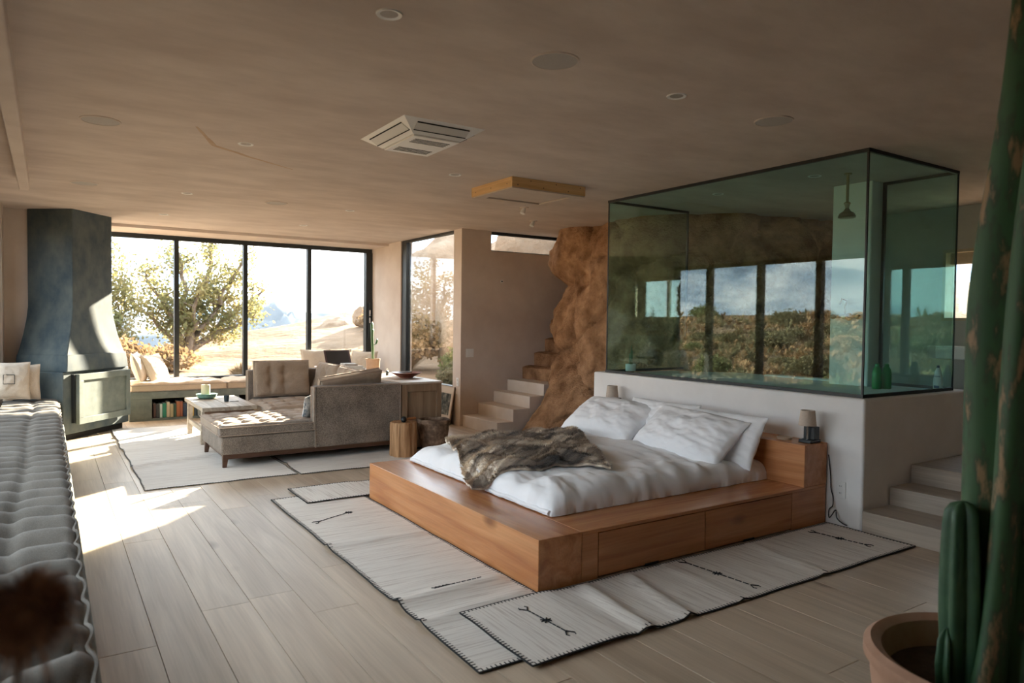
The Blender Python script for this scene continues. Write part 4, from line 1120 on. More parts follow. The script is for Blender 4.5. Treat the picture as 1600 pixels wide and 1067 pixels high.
def wall_plate(name, loc, axis, w, h, label, cat, sockets=0, switches=0):
    t = thing(name, loc, label, cat)
    x, y, z = loc
    def pb(nm, a0, a1, z0, z1, d0, d1, m):
        if axis == 'x': bx(nm, x - d1, x - d0, y + a0, y + a1, z + z0, z + z1, m, t, bevel=0.0015)
        else: bx(nm, x + a0, x + a1, y - d1, y - d0, z + z0, z + z1, m, t, bevel=0.0015)
    pb('plate', -w / 2, w / 2, -h / 2, h / 2, 0.0, 0.006, M_WHITEP)
    for k in range(sockets):
        zc = (k - 0.5) * h * 0.42
        pb('socket', -0.016, 0.016, zc - 0.014, zc + 0.014, 0.005, 0.008, M_WHITEP)
        for sx in (-0.007, 0.004): pb('slot', sx, sx + 0.003, zc - 0.004, zc + 0.007, 0.0075, 0.0085, M_DARK)
    for k in range(switches):
        xc = (k - (switches - 1) / 2) * 0.046
        pb('rocker', xc - 0.015, xc + 0.015, -0.032, 0.032, 0.005, 0.009, M_WHITEP)
wall_plate('power_outlet', (4.768, 2.905, 0.262), 'x', 0.075, 0.118, 'white power outlet on the half wall by the bed end', 'outlet', sockets=2)
wall_plate('light_switch', (4.84, 8.398, 1.0), 'y', 0.12, 0.118, 'white double light switch on the stair wall', 'switch', switches=2)
wall_plate('power_outlet', (4.698, 8.47, 0.60), 'x', 0.07, 0.115, 'white outlet plate on the pier above the leaning print', 'outlet', sockets=2)
sn = thing('wall_sensor', (5.35, 8.395, 2.0), 'tiny round black sensor on the stair wall', 'sensor')
rx = Matrix.Translation((5.35, 8.4, 2.0)) @ Matrix.Rotation(PI / 2, 4, 'X')
MB().lathe([(0, 0), (0.022, 0), (0.022, 0.006), (0, 0.008)], (0, 0, 0), 20, rx).build('ring', M_WHITEP, sn)
MB().lathe([(0, 0.006), (0.011, 0.006), (0.011, 0.014), (0, 0.016)], (0, 0, 0), 16, rx).build('lens', M_BLACK, sn)
def smooth_path(P, n=8):
    P = [Vector(p) for p in P]; out = []
    for i in range(len(P) - 1):
        a, b, c, d = P[max(0, i - 1)], P[i], P[i + 1], P[min(len(P) - 1, i + 2)]
        for k in range(n):
            t = k / n; out.append(0.5 * ((2 * b) + (c - a) * t + (2 * a - 5 * b + 4 * c - d) * t * t + (3 * b - a - 3 * c + d) * t ** 3))
    return out + [P[-1]]
cb = MB().tube(smooth_path([(4.761, 3.003, 0.50), (4.762, 2.985, 0.36), (4.757, 2.975, 0.26), (4.760, 2.96, 0.20), (4.745, 2.95, 0.14), (4.755, 2.985, 0.10), (4.735, 2.97, 0.05), (4.73, 2.945, 0.075), (4.75, 2.93, 0.11), (4.735, 2.91, 0.06), (4.74, 2.87, 0.03), (4.75, 2.84, 0.02)]), 0.004, 6).build('cable', M_BLACK, None)
tag(cb, 'tangled black lamp cable hanging beside the bed end', 'cable')

# ================================================================== RUGS
def rug(label, x0, x1, y0, y1, z, axis, folds=(), motifs=(), edges='lrtb', group='cream wool rugs', seed=0, ragged=False, flat=True):
    t = thing('rug', ((x0 + x1) / 2, (y0 + y1) / 2, z), label, 'rug', group)
    m = M_RUG_X if axis == 0 else M_RUG_Y
    W, D = x1 - x0, y1 - y0
    NU = max(20, int(W / 0.04)); NV = max(20, int(D / 0.04))
    def pt(u, v):
        x = lerp(x0, x1, u); y = lerp(y0, y1, v)
        s = y if axis == 0 else x
        dz = 0.0022 * (1 + fbm((x * 3 + seed, y * 3, seed), 3))
        for (c, sl, hgt, wd) in folds:
            o = x if axis == 0 else y
            q = s - c - sl * (o - (x0 if axis == 0 else y0))
            dz += hgt * math.exp(-(q / wd) ** 2) * (sm((1 - u) / 0.14) if axis == 0 and flat else 1) * (sm((1 - v) / 0.12) if axis == 1 and flat else 1)
        k = 0.02 if ragged else 0.008
        x += k * fbm((y * 2.2, seed, 1), 2); y += k * fbm((x * 2.2, seed, 5), 2)
        zz = z if z < 0.005 else 0.0012 + (z - 0.0012) * sm((2.30 - x) / 0.12)
        return x, y, zz + dz
    b = MB(); b.slab(lambda u, v: Vector(pt(u, v)) + Vector((0, 0, 0.006)), lambda u, v: Vector(pt(u, v)), NU, NV)
    b.build('weave', m, t, angle=60)
    # blanket stitch: edge cord with teeth, every stitch real
    bb = MB()
    sides = {'l': lambda q: (0.0, q), 'r': lambda q: (1.0, q), 'b': lambda q: (q, 0.0), 't': lambda q: (q, 1.0)}
    inn = {'l': (1, 0), 'r': (-1, 0), 'b': (0, 1), 't': (0, -1)}
    for e in edges:
        Ln = D if e in 'lr' else W
        n = int(Ln / 0.05); pts = []
        for i in range(n + 1):
            x, y, zz = pt(*sides[e](i / n)); pts.append((x, y, zz + 0.004))
        bb.tube(pts, 0.0028 if ragged else 0.0045, 5)
        n = int(Ln / 0.022)
        for i in range(1, n):
            x, y, zz = pt(*sides[e](i / n)); dx, dy = inn[e]
            L = (0.009 if ragged else 0.02) + 0.006 * noise.noise(Vector((i * 0.7, seed, 0)))
            tx, ty = (0.0022 * dy, 0.0022 * dx)
            bb.box(min(x - abs(tx), x + dx * L - abs(tx)), max(x + abs(tx), x + dx * L + abs(tx)), min(y - abs(ty), y + dy * L - abs(ty)), max(y + abs(ty), y + dy * L + abs(ty)), zz + 0.0055, zz + 0.0078)
    st = bb.build('blanket_stitch', M_THREAD, t, smooth=False, recalc=False); st['kind'] = 'stuff'
    for (ax, ay, cx, cy2, kind) in motifs:
        mb = MB(); p = Vector((ax, ay)); q = Vector((cx, cy2)); d = (q - p); L = d.length; d.normalize(); nn = Vector((-d.y, d.x))
        zz = lambda a: pt((a.x - x0) / W, (a.y - y0) / D)[2] + 0.0075
        def stroke(a, c, r=0.004):
            k = 5; pts = [(lerp(a.x, c.x, i / k), lerp(a.y, c.y, i / k), zz(a.lerp(c, i / k))) for i in range(k + 1)]
            mb.tube(pts, r, 4)
        nseg = 9
        for i in range(nseg):
            stroke(p + d * L * (i / nseg), p + d * L * ((i + 0.78) / nseg))
        def fork(c, sgn):
            for s2 in (-1, 1): stroke(c, c + d * sgn * 0.035 + nn * s2 * 0.025); 
            for s2 in (-1, 1): stroke(c + d * sgn * 0.035 + nn * s2 * 0.025, c + d * sgn * 0.05 + nn * s2 * 0.018, 0.003)
        def star(c):
            for a in range(4):
                w = d * math.cos(a * PI / 4) + nn * math.sin(a * PI / 4); stroke(c - w * 0.028, c + w * 0.028)
        if kind == 'double': fork(p, -1); fork(q, 1); star(p.lerp(q, 0.5))
        elif kind == 'star': fork(p, -1); star(q)
        else:
            for i in range(5):
                c = p + d * (0.012 + 0.022 * i)
                for s2 in (-1, 1): stroke(c, c - d * 0.022 + nn * s2 * 0.02)
        mb.build('stitched_motif', M_THREAD, t, smooth=False)
    return t
rug('long cream rug with black stitched edge along the bed foot', 1.47, 2.158, 2.44, 5.68, 0.001, 0,
    folds=((4.30, -0.05, 0.022, 0.03), (3.25, 0.05, 0.03, 0.05), (2.98, 0.1, 0.022, 0.03)), motifs=((1.60, 4.88, 1.86, 5.0, 'star'), (1.72, 3.33, 2.02, 3.34, 'arrow')), seed=1)
rug('cream rug with three stitched motifs along the near bed side', 1.675, 4.735, 2.36, 2.985, 0.012, 1,
    folds=((2.35, 0.12, 0.03, 0.035), (2.62, 0.2, 0.026, 0.03), (3.02, 0.05, 0.014, 0.02), (3.75, 0.1, 0.02, 0.02)),
    motifs=((1.97, 2.82, 1.99, 2.54, 'double'), (3.19, 2.91, 3.23, 2.48, 'double'), (4.43, 2.87, 4.47, 2.55, 'double')), seed=2)
rug('short cream rug lying behind the far bed side', 1.675, 4.6, 5.40, 5.93, 0.012, 1, seed=3)
rug('wide cream rug nearest the fireplace under the coffee table', 0.665, 1.93, 6.52, 10.22, 0.001, 0,
    folds=((7.52, 0.35, 0.03, 0.05), (9.55, 0.3, 0.018, 0.04), (8.6, 0.1, 0.01, 0.05)), seed=4, ragged=True)
rug('wide cream rug under the sofa base', 1.955, 3.35, 6.48, 9.9, 0.001, 0, folds=((7.0, 0.1, 0.012, 0.05),), seed=5, ragged=True)

# ================================================================== DAYBED
def daybed():
    t = thing('daybed', (-0.18, 4.5, 0), 'long built-in daybed frame under the left windows', 'daybed')
    bx('frame', -0.415, 0.125, -1.4, 9.72, 0.0, 0.20, M_DAYBEDSIDE, t, bevel=0.01)
    bx('front_board', 0.122, 0.147, -1.4, 9.72, 0.0, 0.21, M_CONCRETE, t, bevel=0.004)
    o = thing('daybed_mattress', (-0.18, 4.5, 0.205), 'long grey linen daybed mattress with deep rolled tufting', 'mattress')
    y0, y1 = -1.35, 9.66
    x0, x1, z0, z1 = -0.41, 0.105, 0.212, 0.50
    rr = random.Random(6)
    # roll seam positions
    seams = [y0]
    while seams[-1] < y1: seams.append(seams[-1] + rr.uniform(0.19, 0.27))
    def roll(y, x):
        yy = y + 0.030 * math.sin(x * 9 + y * 1.3) + 0.025 * fbm((x * 4, y * 1.5, 2), 2)
        i = 0
        import bisect
        i = max(1, min(len(seams) - 1, bisect.bisect_right(seams, yy)))
        a, c = seams[i - 1], seams[i]; q = (yy - a) / (c - a); q = max(0, min(1, q))
        return abs(math.sin(PI * q)) ** 0.8, q
    NY = 1100 // 2 * 1; prof = []
    r = 0.055
    # open profile from lower right side over the top to the left
    for k in range(7): prof.append((x1 - 0.012 * (k == 0), lerp(z0, z1 - r, k / 6), 1.0, 0.0, k / 6))
    for k in range(1, 7):
        a = k / 6 * PI / 2; prof.append((x1 - r + r * math.cos(a), z1 - r + r * math.sin(a), math.cos(a), math.sin(a), 1))
    for k in range(1, 23): prof.append((lerp(x1 - r, x0, k / 22), z1, 0.0, 1.0, 1))
    prof.append((x0, z0, 0, 0, 0))
    b = MB(); bm = b.bm; vs = []
    NY = 620
    for j in range(NY + 1):
        y = lerp(y0, y1, j / NY); row = []
        end = min(1, (y1 - y) / 0.06) if y1 - y < 0.06 else 1
        for (x, z, nx, nz, w) in prof:
            rl, q = roll(y, x)
            amp = 0.075 * nz + 0.025 * nx * w
            d = amp * (rl - 1)
            # centre tuft line
            ct = math.exp(-((x + 0.135 + 0.012 * math.sin(y * 2)) / 0.03) ** 2) * nz
            d -= 0.02 * ct * (1.2 - rl)
            d -= 0.012 * ct
            # side bulges down the face
            if nx > 0.9: d += 0.012 * math.sin(PI * w)
            d += 0.006 * fbm((x * 8, y * 6, z * 8), 3)
            d -= (1 - end) * 0.05 * nz
            row.append(bm.verts.new((x + nx * d, y, z + nz * d)))
        vs.append(row)
    n = len(prof)
    for j in range(NY):
        for k in range(n - 1): bm.faces.new((vs[j][k], vs[j][k + 1], vs[j + 1][k + 1], vs[j + 1][k]))
        bm.faces.new((vs[j][n - 1], vs[j][0], vs[j + 1][0], vs[j + 1][n - 1]))
    bm.faces.new(vs[0]); bm.faces.new(vs[-1][::-1])
    b.build('tufted_pad', M_DAYBED, o, angle=85)
    for zz, nm in ((z1 - 0.035, 'upper_roll'), (z0 + 0.03, 'lower_roll')):
        pts = []
        for j in range(300):
            y = lerp(y0, y1, j / 299); rl, q = roll(y, x1)
            pts.append((x1 + 0.004 + 0.018 * (rl - 1) + 0.006 * fbm((y * 5, zz, 0)), y, zz + 0.010 * (rl - 1) + 0.008 * fbm((y * 3, zz * 9, 1))))
        MB().tube(pts, 0.006, 6).build(nm, M_DAYBED, o)
    # pillows at its far end
    p = pillow('pillow', (-0.36, 9.40, 0.73), (1, 0.12, -0.03), (0.05, 0.3, 1), 0.40, 0.42, 0.14, M_LINEN, 'linen pillow with a black outlined square at the far daybed end', group='pillows on the daybed', seed=51)
    s = 0.05
    f = MB()
    for a in (((-s, -s), (s, -s)), ((s, -s), (s, s)), ((s, s), (-s, s)), ((-s, s), (-s, -s))):
        k = 10; pts = []
        for i in range(k + 1):
            xx = lerp(a[0][0], a[1][0], i / k); zz = lerp(a[0][1], a[1][1], i / k)
            A = 2 * xx / 0.40; Cc = 2 * zz / 0.42
            pts.append((xx, -(0.07 * ((1 - A * A) * (1 - Cc * Cc)) ** 0.5 + 0.004), zz))
        f.tube(pts, 0.003, 5)
    q = f.build('printed_square', M_THREAD, None); q.parent = p
    pillow('pillow', (-0.24, 9.52, 0.70), (1, 0.05, 0), (0.0, 0.25, 1), 0.34, 0.40, 0.12, M_LINEN, 'plain linen pillow behind the one with the black square', group='pillows on the daybed', seed=55)
daybed()

def plume():
    t = thing('dried_flower', (-0.03, 0.80, 0.50), 'fluffy dark brown dried flower head over the near daybed end', 'plant')
    c = Vector((-0.018, 0.754, 1.185))
    rr = random.Random(12)
    MB().tube([(-0.05, 0.78, 0.505), (-0.045, 0.77, 0.8), (-0.02, 0.755, 1.18)], 0.003, 6).build('stem', M_BARK, t)
    b = MB()
    b.ico(c, (0.023, 0.023, 0.02), 3, lambda p: 1 + 0.12 * noise.noise(p * 4)).build('flower_core', M_TASSEL, t)
    bm = bmesh.new()
    for k in range(2600):
        d = Vector((rr.gauss(0, 1), rr.gauss(0, 1), rr.gauss(0, 0.8))).normalized()
        L = rr.uniform(0.018, 0.034); p0 = c + d * 0.019; 
        sag = Vector((0, 0, -1)) * rr.uniform(0.2, 0.8)
        pm = p0 + d * L * 0.5; p1 = p0 + (d + sag * 0.7).normalized() * L
        s = d.cross(Vector((rr.random(), rr.random(), rr.random()))).normalized() * 0.0006
        a = [bm.verts.new(q) for q in (p0 - s, p0 + s, pm + s, pm - s)]
        bm.faces.new(a); e = bm.verts.new(p1); bm.faces.new((a[3], a[2], e))
    for k in range(60):      # long drooping fibres
        a0 = rr.uniform(0, 2 * PI); d = Vector((math.cos(a0), math.sin(a0), -0.3)).normalized(); L = rr.uniform(0.032, 0.055)
        p0 = c + d * 0.016; pts = [p0 + d * L * q + Vector((0, 0, -0.03 * q * q)) for q in (0, 0.35, 0.7, 1.0)]
        s = Vector((-d.y, d.x, 0)).normalized() * 0.0006; prev = None
        for q in pts:
            cur = (bm.verts.new(q - s), bm.verts.new(q + s))
            if prev: bm.faces.new((prev[0], prev[1], cur[1], cur[0]))
            prev = cur
    me = bpy.data.meshes.new('plume'); bm.to_mesh(me); bm.free(); me.materials.append(M_TASSEL)
    o = bpy.data.objects.new('plume', me); COL.objects.link(o); o.parent = t; o.matrix_parent_inverse = world(t).inverted(); o['kind'] = 'stuff'
plume()

# ================================================================== CEILING FITTINGS
def speaker(x, y, r, label):
    t = thing('ceiling_speaker', (x, y, H), label, 'speaker', 'round ceiling speakers')
    MB().lathe([(0, -0.004), (r - 0.006, -0.004), (r - 0.006, 0.001), (0, 0.001)], (x, y, H), 40).build('grille', M_GRILLE, t)
    MB().lathe([(r - 0.007, 0.001), (r - 0.007, -0.006), (r, -0.004), (r + 0.002, 0.001)], (x, y, H), 40).build('ring', M_PLASTER, t)
for x, y, l in ((2.03, 2.738, 'large round ceiling speaker nearest the camera, top centre'), (3.723, 2.766, 'round ceiling speaker in front of the glass box'), (0.29, 5.228, 'round ceiling speaker above the middle of the daybed'),
                (0.298, 7.777, 'round ceiling speaker above the far daybed end'), (2.077, 7.813, 'round ceiling speaker above the sofa')):
    speaker(x, y, 0.115, l)
def downlight(x, y, label):
    t = thing('downlight', (x, y, H), label, 'light', 'recessed downlights')
    MB().lathe([(0.036, 0.002), (0.036, -0.001), (0.052, -0.005), (0.055, 0.001)], (x, y, H), 28).build('trim_ring', M_WHITEP, t)
    MB().lathe([(0, -0.0012), (0.037, -0.0012), (0.037, 0.0012), (0, 0.0012)], (x, y, H), 24).build('recess', M_LENS, t)
M_LENS = mat('downlight_lens', (0.32, 0.28, 0.24), rough=0.4)
for x, y, l in ((1.17, 2.714, 'recessed downlight at the top edge left of the big speaker'), (2.888, 2.773, 'recessed downlight between the two near ceiling speakers'), (1.195, 5.311, 'recessed downlight left of the ceiling air conditioner'),
                (2.92, 5.349, 'recessed downlight between air conditioner and wooden hatch'), (1.181, 7.773, 'recessed downlight above the coffee table side of the room'), (2.913, 7.836, 'recessed downlight beyond the wooden hatch'),
                (1.192, 9.551, 'recessed downlight before the left back windows'), (2.869, 9.464, 'recessed downlight before the middle back windows'), (5.394, 4.615, 'recessed downlight inside the glass box, farther one'), (5.376, 3.58, 'recessed downlight inside the glass box, nearer one')):
    downlight(x, y, l)
def ac_unit():
    t = thing('air_conditioner', (2.1, 4.33, H), 'white four-way ceiling air conditioner cassette with louvres', 'air conditioner')
    x0, x1, y0, y1 = 1.815, 2.395, 3.975, 4.695
    i = 0.115; zb = H - 0.07
    outer = [(x0, y0), (x1, y0), (x1, y1), (x0, y1)]; inner = [(x0 + i, y0 + i), (x1 - i, y0 + i), (x1 - i, y1 - i), (x0 + i, y1 - i)]
    MB().prism(inner, zb, H + 0.001, outer).build('housing', M_WHITEP, t, smooth=False)
    MB().box(x0 + i + 0.01, x1 - i - 0.01, y0 + i + 0.01, y1 - i - 0.01, zb - 0.012, zb + 0.001).build('intake_panel', M_WHITEP, t, bevel=0.004)
    for k in range(4):
        y = y0 + i + 0.07 + k * 0.028
        bx('intake_slot', x0 + i + 0.05, x1 - i - 0.05, y, y + 0.010, zb - 0.0135, zb - 0.011, M_DARK, t)
    for k in range(4):
        y = y1 - i - 0.07 - k * 0.028
        bx('intake_slot', x0 + i + 0.05, x1 - i - 0.05, y - 0.010, y, zb - 0.0135, zb - 0.011, M_DARK, t)
    # louvres on the sloped sides
    def louvre(p0, p1, nrm):
        pass
    ang = math.atan2(0.07, i)
    for side in range(4):
        if side in (0, 2):
            Ln = (x1 - x0) - 2 * i + 0.02; cx = (x0 + x1) / 2; cy2 = y0 + i * 0.5 if side == 0 else y1 - i * 0.5; rz = 0 if side == 0 else PI
        else:
            Ln = (y1 - y0) - 2 * i + 0.02; cy2 = (y0 + y1) / 2; cx = x0 + i * 0.5 if side == 3 else x1 - i * 0.5; rz = -PI / 2 if side == 3 else PI / 2
        mt = Matrix.Translation((cx, cy2, (H + zb) / 2)) @ Matrix.Rotation(rz, 4, 'Z') @ Matrix.Rotation(-ang, 4, 'X')
        MB().box(-Ln / 2, Ln / 2, -0.034, 0.034, -0.003, 0.003, mt).build('louvre', M_LOUVRE, t)
        for yy in (-0.036, 0.030): MB().box(-Ln / 2, Ln / 2, yy, yy + 0.006, -0.005, 0.004, mt).build('louvre_gap', M_DARK, t)
M_LOUVRE = mat('louvre_plastic', (0.62, 0.61, 0.58), rough=0.4)
ac_unit()
def hatch():
    t = thing('ceiling_hatch', (3.75, 5.45, H), 'square ceiling hatch box of yellow pine boards', 'hatch')
    x0, x1, y0, y1 = 3.345, 4.155, 5.105, 5.80; zb = H - 0.085; w = 0.022
    bx('frame_board', x0, x1, y0, y0 + w, zb, H + 0.001, M_PINE, t, bevel=0.002); bx('frame_board', x0, x1, y1 - w, y1, zb, H + 0.001, M_PINE, t, bevel=0.002)
    bx('frame_board', x0, x0 + w, y0 + w, y1 - w, zb, H + 0.001, M_PINE_Y, t, bevel=0.002); bx('frame_board', x1 - w, x1, y0 + w, y1 - w, zb, H + 0.001, M_PINE_Y, t, bevel=0.002)
    fw = 0.10
    for a in ((x0 + 0.004, x1 - 0.004, y0 + 0.004, y0 + fw), (x0 + 0.004, x1 - 0.004, y1 - fw, y1 - 0.004), (x0 + 0.004, x0 + fw, y0 + fw, y1 - fw), (x1 - fw, x1 - 0.004, y0 + fw, y1 - fw)):
        bx('face_board', a[0], a[1], a[2], a[3], zb - 0.012, zb + 0.002, M_HATCH, t, bevel=0.002)
    bx('panel', x0 + fw - 0.01, x1 - fw + 0.01, y0 + fw - 0.01, y1 - fw + 0.01, zb + 0.003, zb + 0.015, M_HATCH, t)
    rr = random.Random(1)
    for k in range(6):
        x = lerp(x0 + 0.06, x1 - 0.06, k / 5); z = lerp(zb + 0.02, H - 0.02, k % 2)
        MB().box(x - 0.004, x + 0.004, y0 - 0.001, y0 + 0.003, z - 0.004, z + 0.004).build('screw', M_DARK, t)
    for k in range(3):
        y = lerp(y0 + 0.08, y1 - 0.08, k / 2); MB().box(x0 - 0.001, x0 + 0.003, y - 0.004, y + 0.004, zb + 0.03, zb + 0.038).build('screw', M_DARK, t)
hatch()
def spot(x, y, label):
    t = thing('spotlight', (x, y, H), label, 'light', 'white ceiling spots')
    MB().lathe([(0, -0.01), (0.045, -0.01), (0.05, 0.001), (0, 0.001)], (x, y, H), 24).build('canopy', M_PLASTER, t)
    mt = Matrix.Translation((x, y, H - 0.008)) @ Matrix.Rotation(math.radians(22), 4, 'Y')
    MB().lathe([(0, 0), (0.018, 0), (0.024, -0.03), (0.03, -0.065), (0.026, -0.068), (0, -0.06)], (0, 0, 0), 20, mt).build('head', M_WHITEP, t)
spot(4.37, 6.42, 'white ceiling spot nearest the wooden hatch'); spot(5.04, 7.2, 'white ceiling spot above the left stairs')

# ================================================================== GLASS SHOWER BOX
def shower():
    t = thing('shower_screen', (4.82, 4.1, 0.93), 'large green glass shower box with thin black frame on the half wall', 'glass screen')
    X0, X1, Y0, Y1 = 4.815, 6.10, 2.79, 5.535; zb, zt = 0.93, H - 0.001
    g = 0.012; f = 0.013
    bx('glass_pane', X0, X0 + g, Y0 + g, Y1, zb + 0.02, zt - 0.02, M_SHOWERGLASS, t)
    bx('glass_pane', X0, X1, Y0, Y0 + g, zb + 0.02, zt - 0.02, M_SHOWERGLASS, t)
    bx('glass_pane', X1, X1 + g, Y0 + g, 3.395, zb + 0.02, zt - 0.02, M_SHOWERGLASS, t)
    bx('glass_pane', X0 + g, 5.97, Y1 - g, Y1, zb + 0.02, zt - 0.02, M_SHOWERGLASS, t)
    def rail(nm, x0, x1, y0, y1, z0, z1): bx(nm, x0, x1, y0, y1, z0, z1, M_BLACK, t)
    for z0, z1 in ((zb, zb + 0.024), (zt - 0.024, zt)):
        rail('frame_rail', X0 - 0.006, X0 + g + 0.006, Y0 - 0.006, Y1 + 0.004, z0, z1)
        rail('frame_rail', X0, X1 + g, Y0 - 0.006, Y0 + g + 0.006, z0, z1)
        rail('frame_rail', X1 - 0.006, X1 + g + 0.006, Y0, 3.395, z0, z1)
        rail('frame_rail', X0, 5.97, Y1 - g - 0.006, Y1 + 0.006, z0, z1)
    rail('corner_bead', X0 - 0.003, X0 + g - 0.002, Y0 - 0.003, Y0 + g - 0.002, zb, zt)
    rail('corner_bead', X0 - 0.002, X0 + g - 0.004, Y1 - g + 0.004, Y1 + 0.002, zb, zt)
    rail('corner_bead', X1 + 0.002, X1 + g + 0.002, Y0 - 0.003, Y0 + g - 0.004, zb, zt)
    rail('door_post', X1 - 0.008, X1 + g + 0.004, 3.37, 3.397, zb, zt)
    rail('door_post', 5.96, 5.982, Y1 - g - 0.003, Y1 + 0.003, zb, zt)
shower()
def shower_head():
    x, y = 5.5, 3.36
    t = thing('rain_shower', (x, y, H), 'aged brass rain shower head hanging from the ceiling in the glass box', 'shower')
    MB().lathe([(0, 0.001), (0.03, 0.001), (0.03, -0.012), (0, -0.012)], (x, y, H), 20).build('ceiling_rose', M_BRASS, t)
    MB().tube([(x, y, H - 0.01), (x, y, H - 0.24)], 0.011, 10).build('pipe', M_BRASS, t)
    MB().lathe([(0, 0), (0.02, 0), (0.028, -0.01), (0.02, -0.022), (0.014, -0.05), (0.03, -0.075), (0.055, -0.09), (0.066, -0.11), (0.068, -0.125), (0.06, -0.13), (0, -0.13)], (x, y, H - 0.235), 28).build('rose', M_BRASS, t)
shower_head()
def valve():
    t = thing('shower_valve', (5.92, 3.58, 1.5), 'ornate brass shower tap on the white column', 'tap')
    my = Matrix.Translation((5.93, 3.58, 1.52)) @ Matrix.Rotation(-PI / 2, 4, 'Y')
    MB().lathe([(0, 0), (0.035, 0), (0.03, 0.015), (0.012, 0.02), (0.014, 0.06), (0.024, 0.07), (0.02, 0.09), (0, 0.095)], (0, 0, 0), 20, my).build('body', M_BRASS, t)
    MB().tube([(5.90, 3.48, 1.52), (5.89, 3.58, 1.525), (5.90, 3.69, 1.52)], 0.013, 8).build('crossbar', M_BRASS, t)
    MB().tube([(5.875, 3.58, 1.53), (5.85, 3.57, 1.60), (5.865, 3.565, 1.66), (5.85, 3.60, 1.68), (5.85, 3.62, 1.63)], 0.009, 8).build('spout', M_BRASS, t)
    for y in (3.47, 3.70):
        MB().ico((5.885, y, 1.52), (0.022, 0.028, 0.022), 2).build('handle', M_BRASS, t)
valve()
def bottle(x, y, label, m, kind='green'):
    z = 0.954 if False else 0.916
    t = thing('bottle', (x, y, z), label, 'bottle', 'shower bottles')
    if kind == 'green':
        MB().lathe([(0, 0), (0.036, 0), (0.038, 0.01), (0.038, 0.13), (0.030, 0.17), (0.016, 0.19), (0, 0.19)], (x, y, z), 22).build('body', m, t)
        MB().lathe([(0, 0), (0.018, 0), (0.017, 0.022), (0, 0.026)], (x, y, z + 0.188), 18).build('cap', m, t)
    else:
        rings = []
        for h, a, b in ((0, 0.030, 0.018), (0.01, 0.034, 0.02), (0.06, 0.038, 0.022), (0.13, 0.031, 0.02), (0.18, 0.018, 0.014), (0.195, 0.01, 0.01)):
            rings.append([(x + b * math.cos(2 * PI * k / 20), y + a * math.sin(2 * PI * k / 20), z + h) for k in range(20)])
        MB().loft(rings).build('body', m, t)
        MB().lathe([(0, 0), (0.011, 0), (0.011, 0.02), (0, 0.022)], (x, y, z + 0.194), 14).build('cap', M_LABEL, t)
        bx('label', x - 0.0225, x - 0.019, y - 0.02, y + 0.02, z + 0.03, z + 0.05, M_LABEL, t)
bottle(5.80, 3.24, 'green plastic bottle closer to the white column in the glass box', M_GREENP)
bottle(5.885, 3.205, 'green plastic bottle next to the black glass post in the glass box', M_GREENP)
bottle(6.03, 2.865, 'white shampoo bottle in the near glass box corner', M_WHITEP, 'white')
# lettering on the white bottle
def bottle_text():
    cu_ = bpy.data.curves.new('lettering', 'FONT'); cu_.body = 'Dove'; cu_.size = 0.026; cu_.extrude = 0.0006; cu_.align_x = 'CENTER'
    tmp = bpy.data.objects.new('lettering_curve', cu_); me = bpy.data.meshes.new_from_object(tmp); bpy.data.objects.remove(tmp)
    o = bpy.data.objects.new('lettering', me); COL.objects.link(o)
    me.materials.clear(); me.materials.append(M_LABEL)
    o.matrix_world = Matrix.Translation((6.006, 2.865, 1.035)) @ Matrix.Rotation(-PI / 2, 4, 'Z') @ Matrix.Rotation(PI / 2, 4, 'X')
    par = [q for q in bpy.data.objects if q.name.startswith('bottle') and q.type == 'EMPTY'][-1]
    mw = o.matrix_world.copy(); o.parent = par; o.matrix_parent_inverse = world(par).inverted(); o.matrix_basis = mw
bottle_text()
def shower_plant():
    x, y, z = 5.05, 5.42, 0.916
    t = thing('potted_plant', (x, y, z), 'slim dark succulent in a white pot at the far glass box corner', 'plant')
    for a in range(3): MB().tube([(x + 0.035 * math.cos(a * 2.1), y + 0.035 * math.sin(a * 2.1), z), (x + 0.03 * math.cos(a * 2.1), y + 0.03 * math.sin(a * 2.1), z + 0.05)], 0.007, 6).build('leg', M_DARKWOOD, t)
    MB().lathe([(0, 0.03), (0.052, 0.03), (0.054, 0.10), (0.048, 0.10), (0.046, 0.085), (0, 0.085)], (x, y, z), 24).build('pot', M_CERAMIC, t)
    for dx, h, ln in ((0.0, 0.21, 0.012), (0.012, 0.15, 0.01), (-0.012, 0.12, -0.01)):
        MB().tube([(x + dx, y, z + 0.08), (x + dx + ln * 0.3, y, z + 0.08 + h * 0.6), (x + dx + ln, y, z + 0.09 + h)], 0.013, 7, 0.003).build('leaf', M_CACTUS, t)
shower_plant()

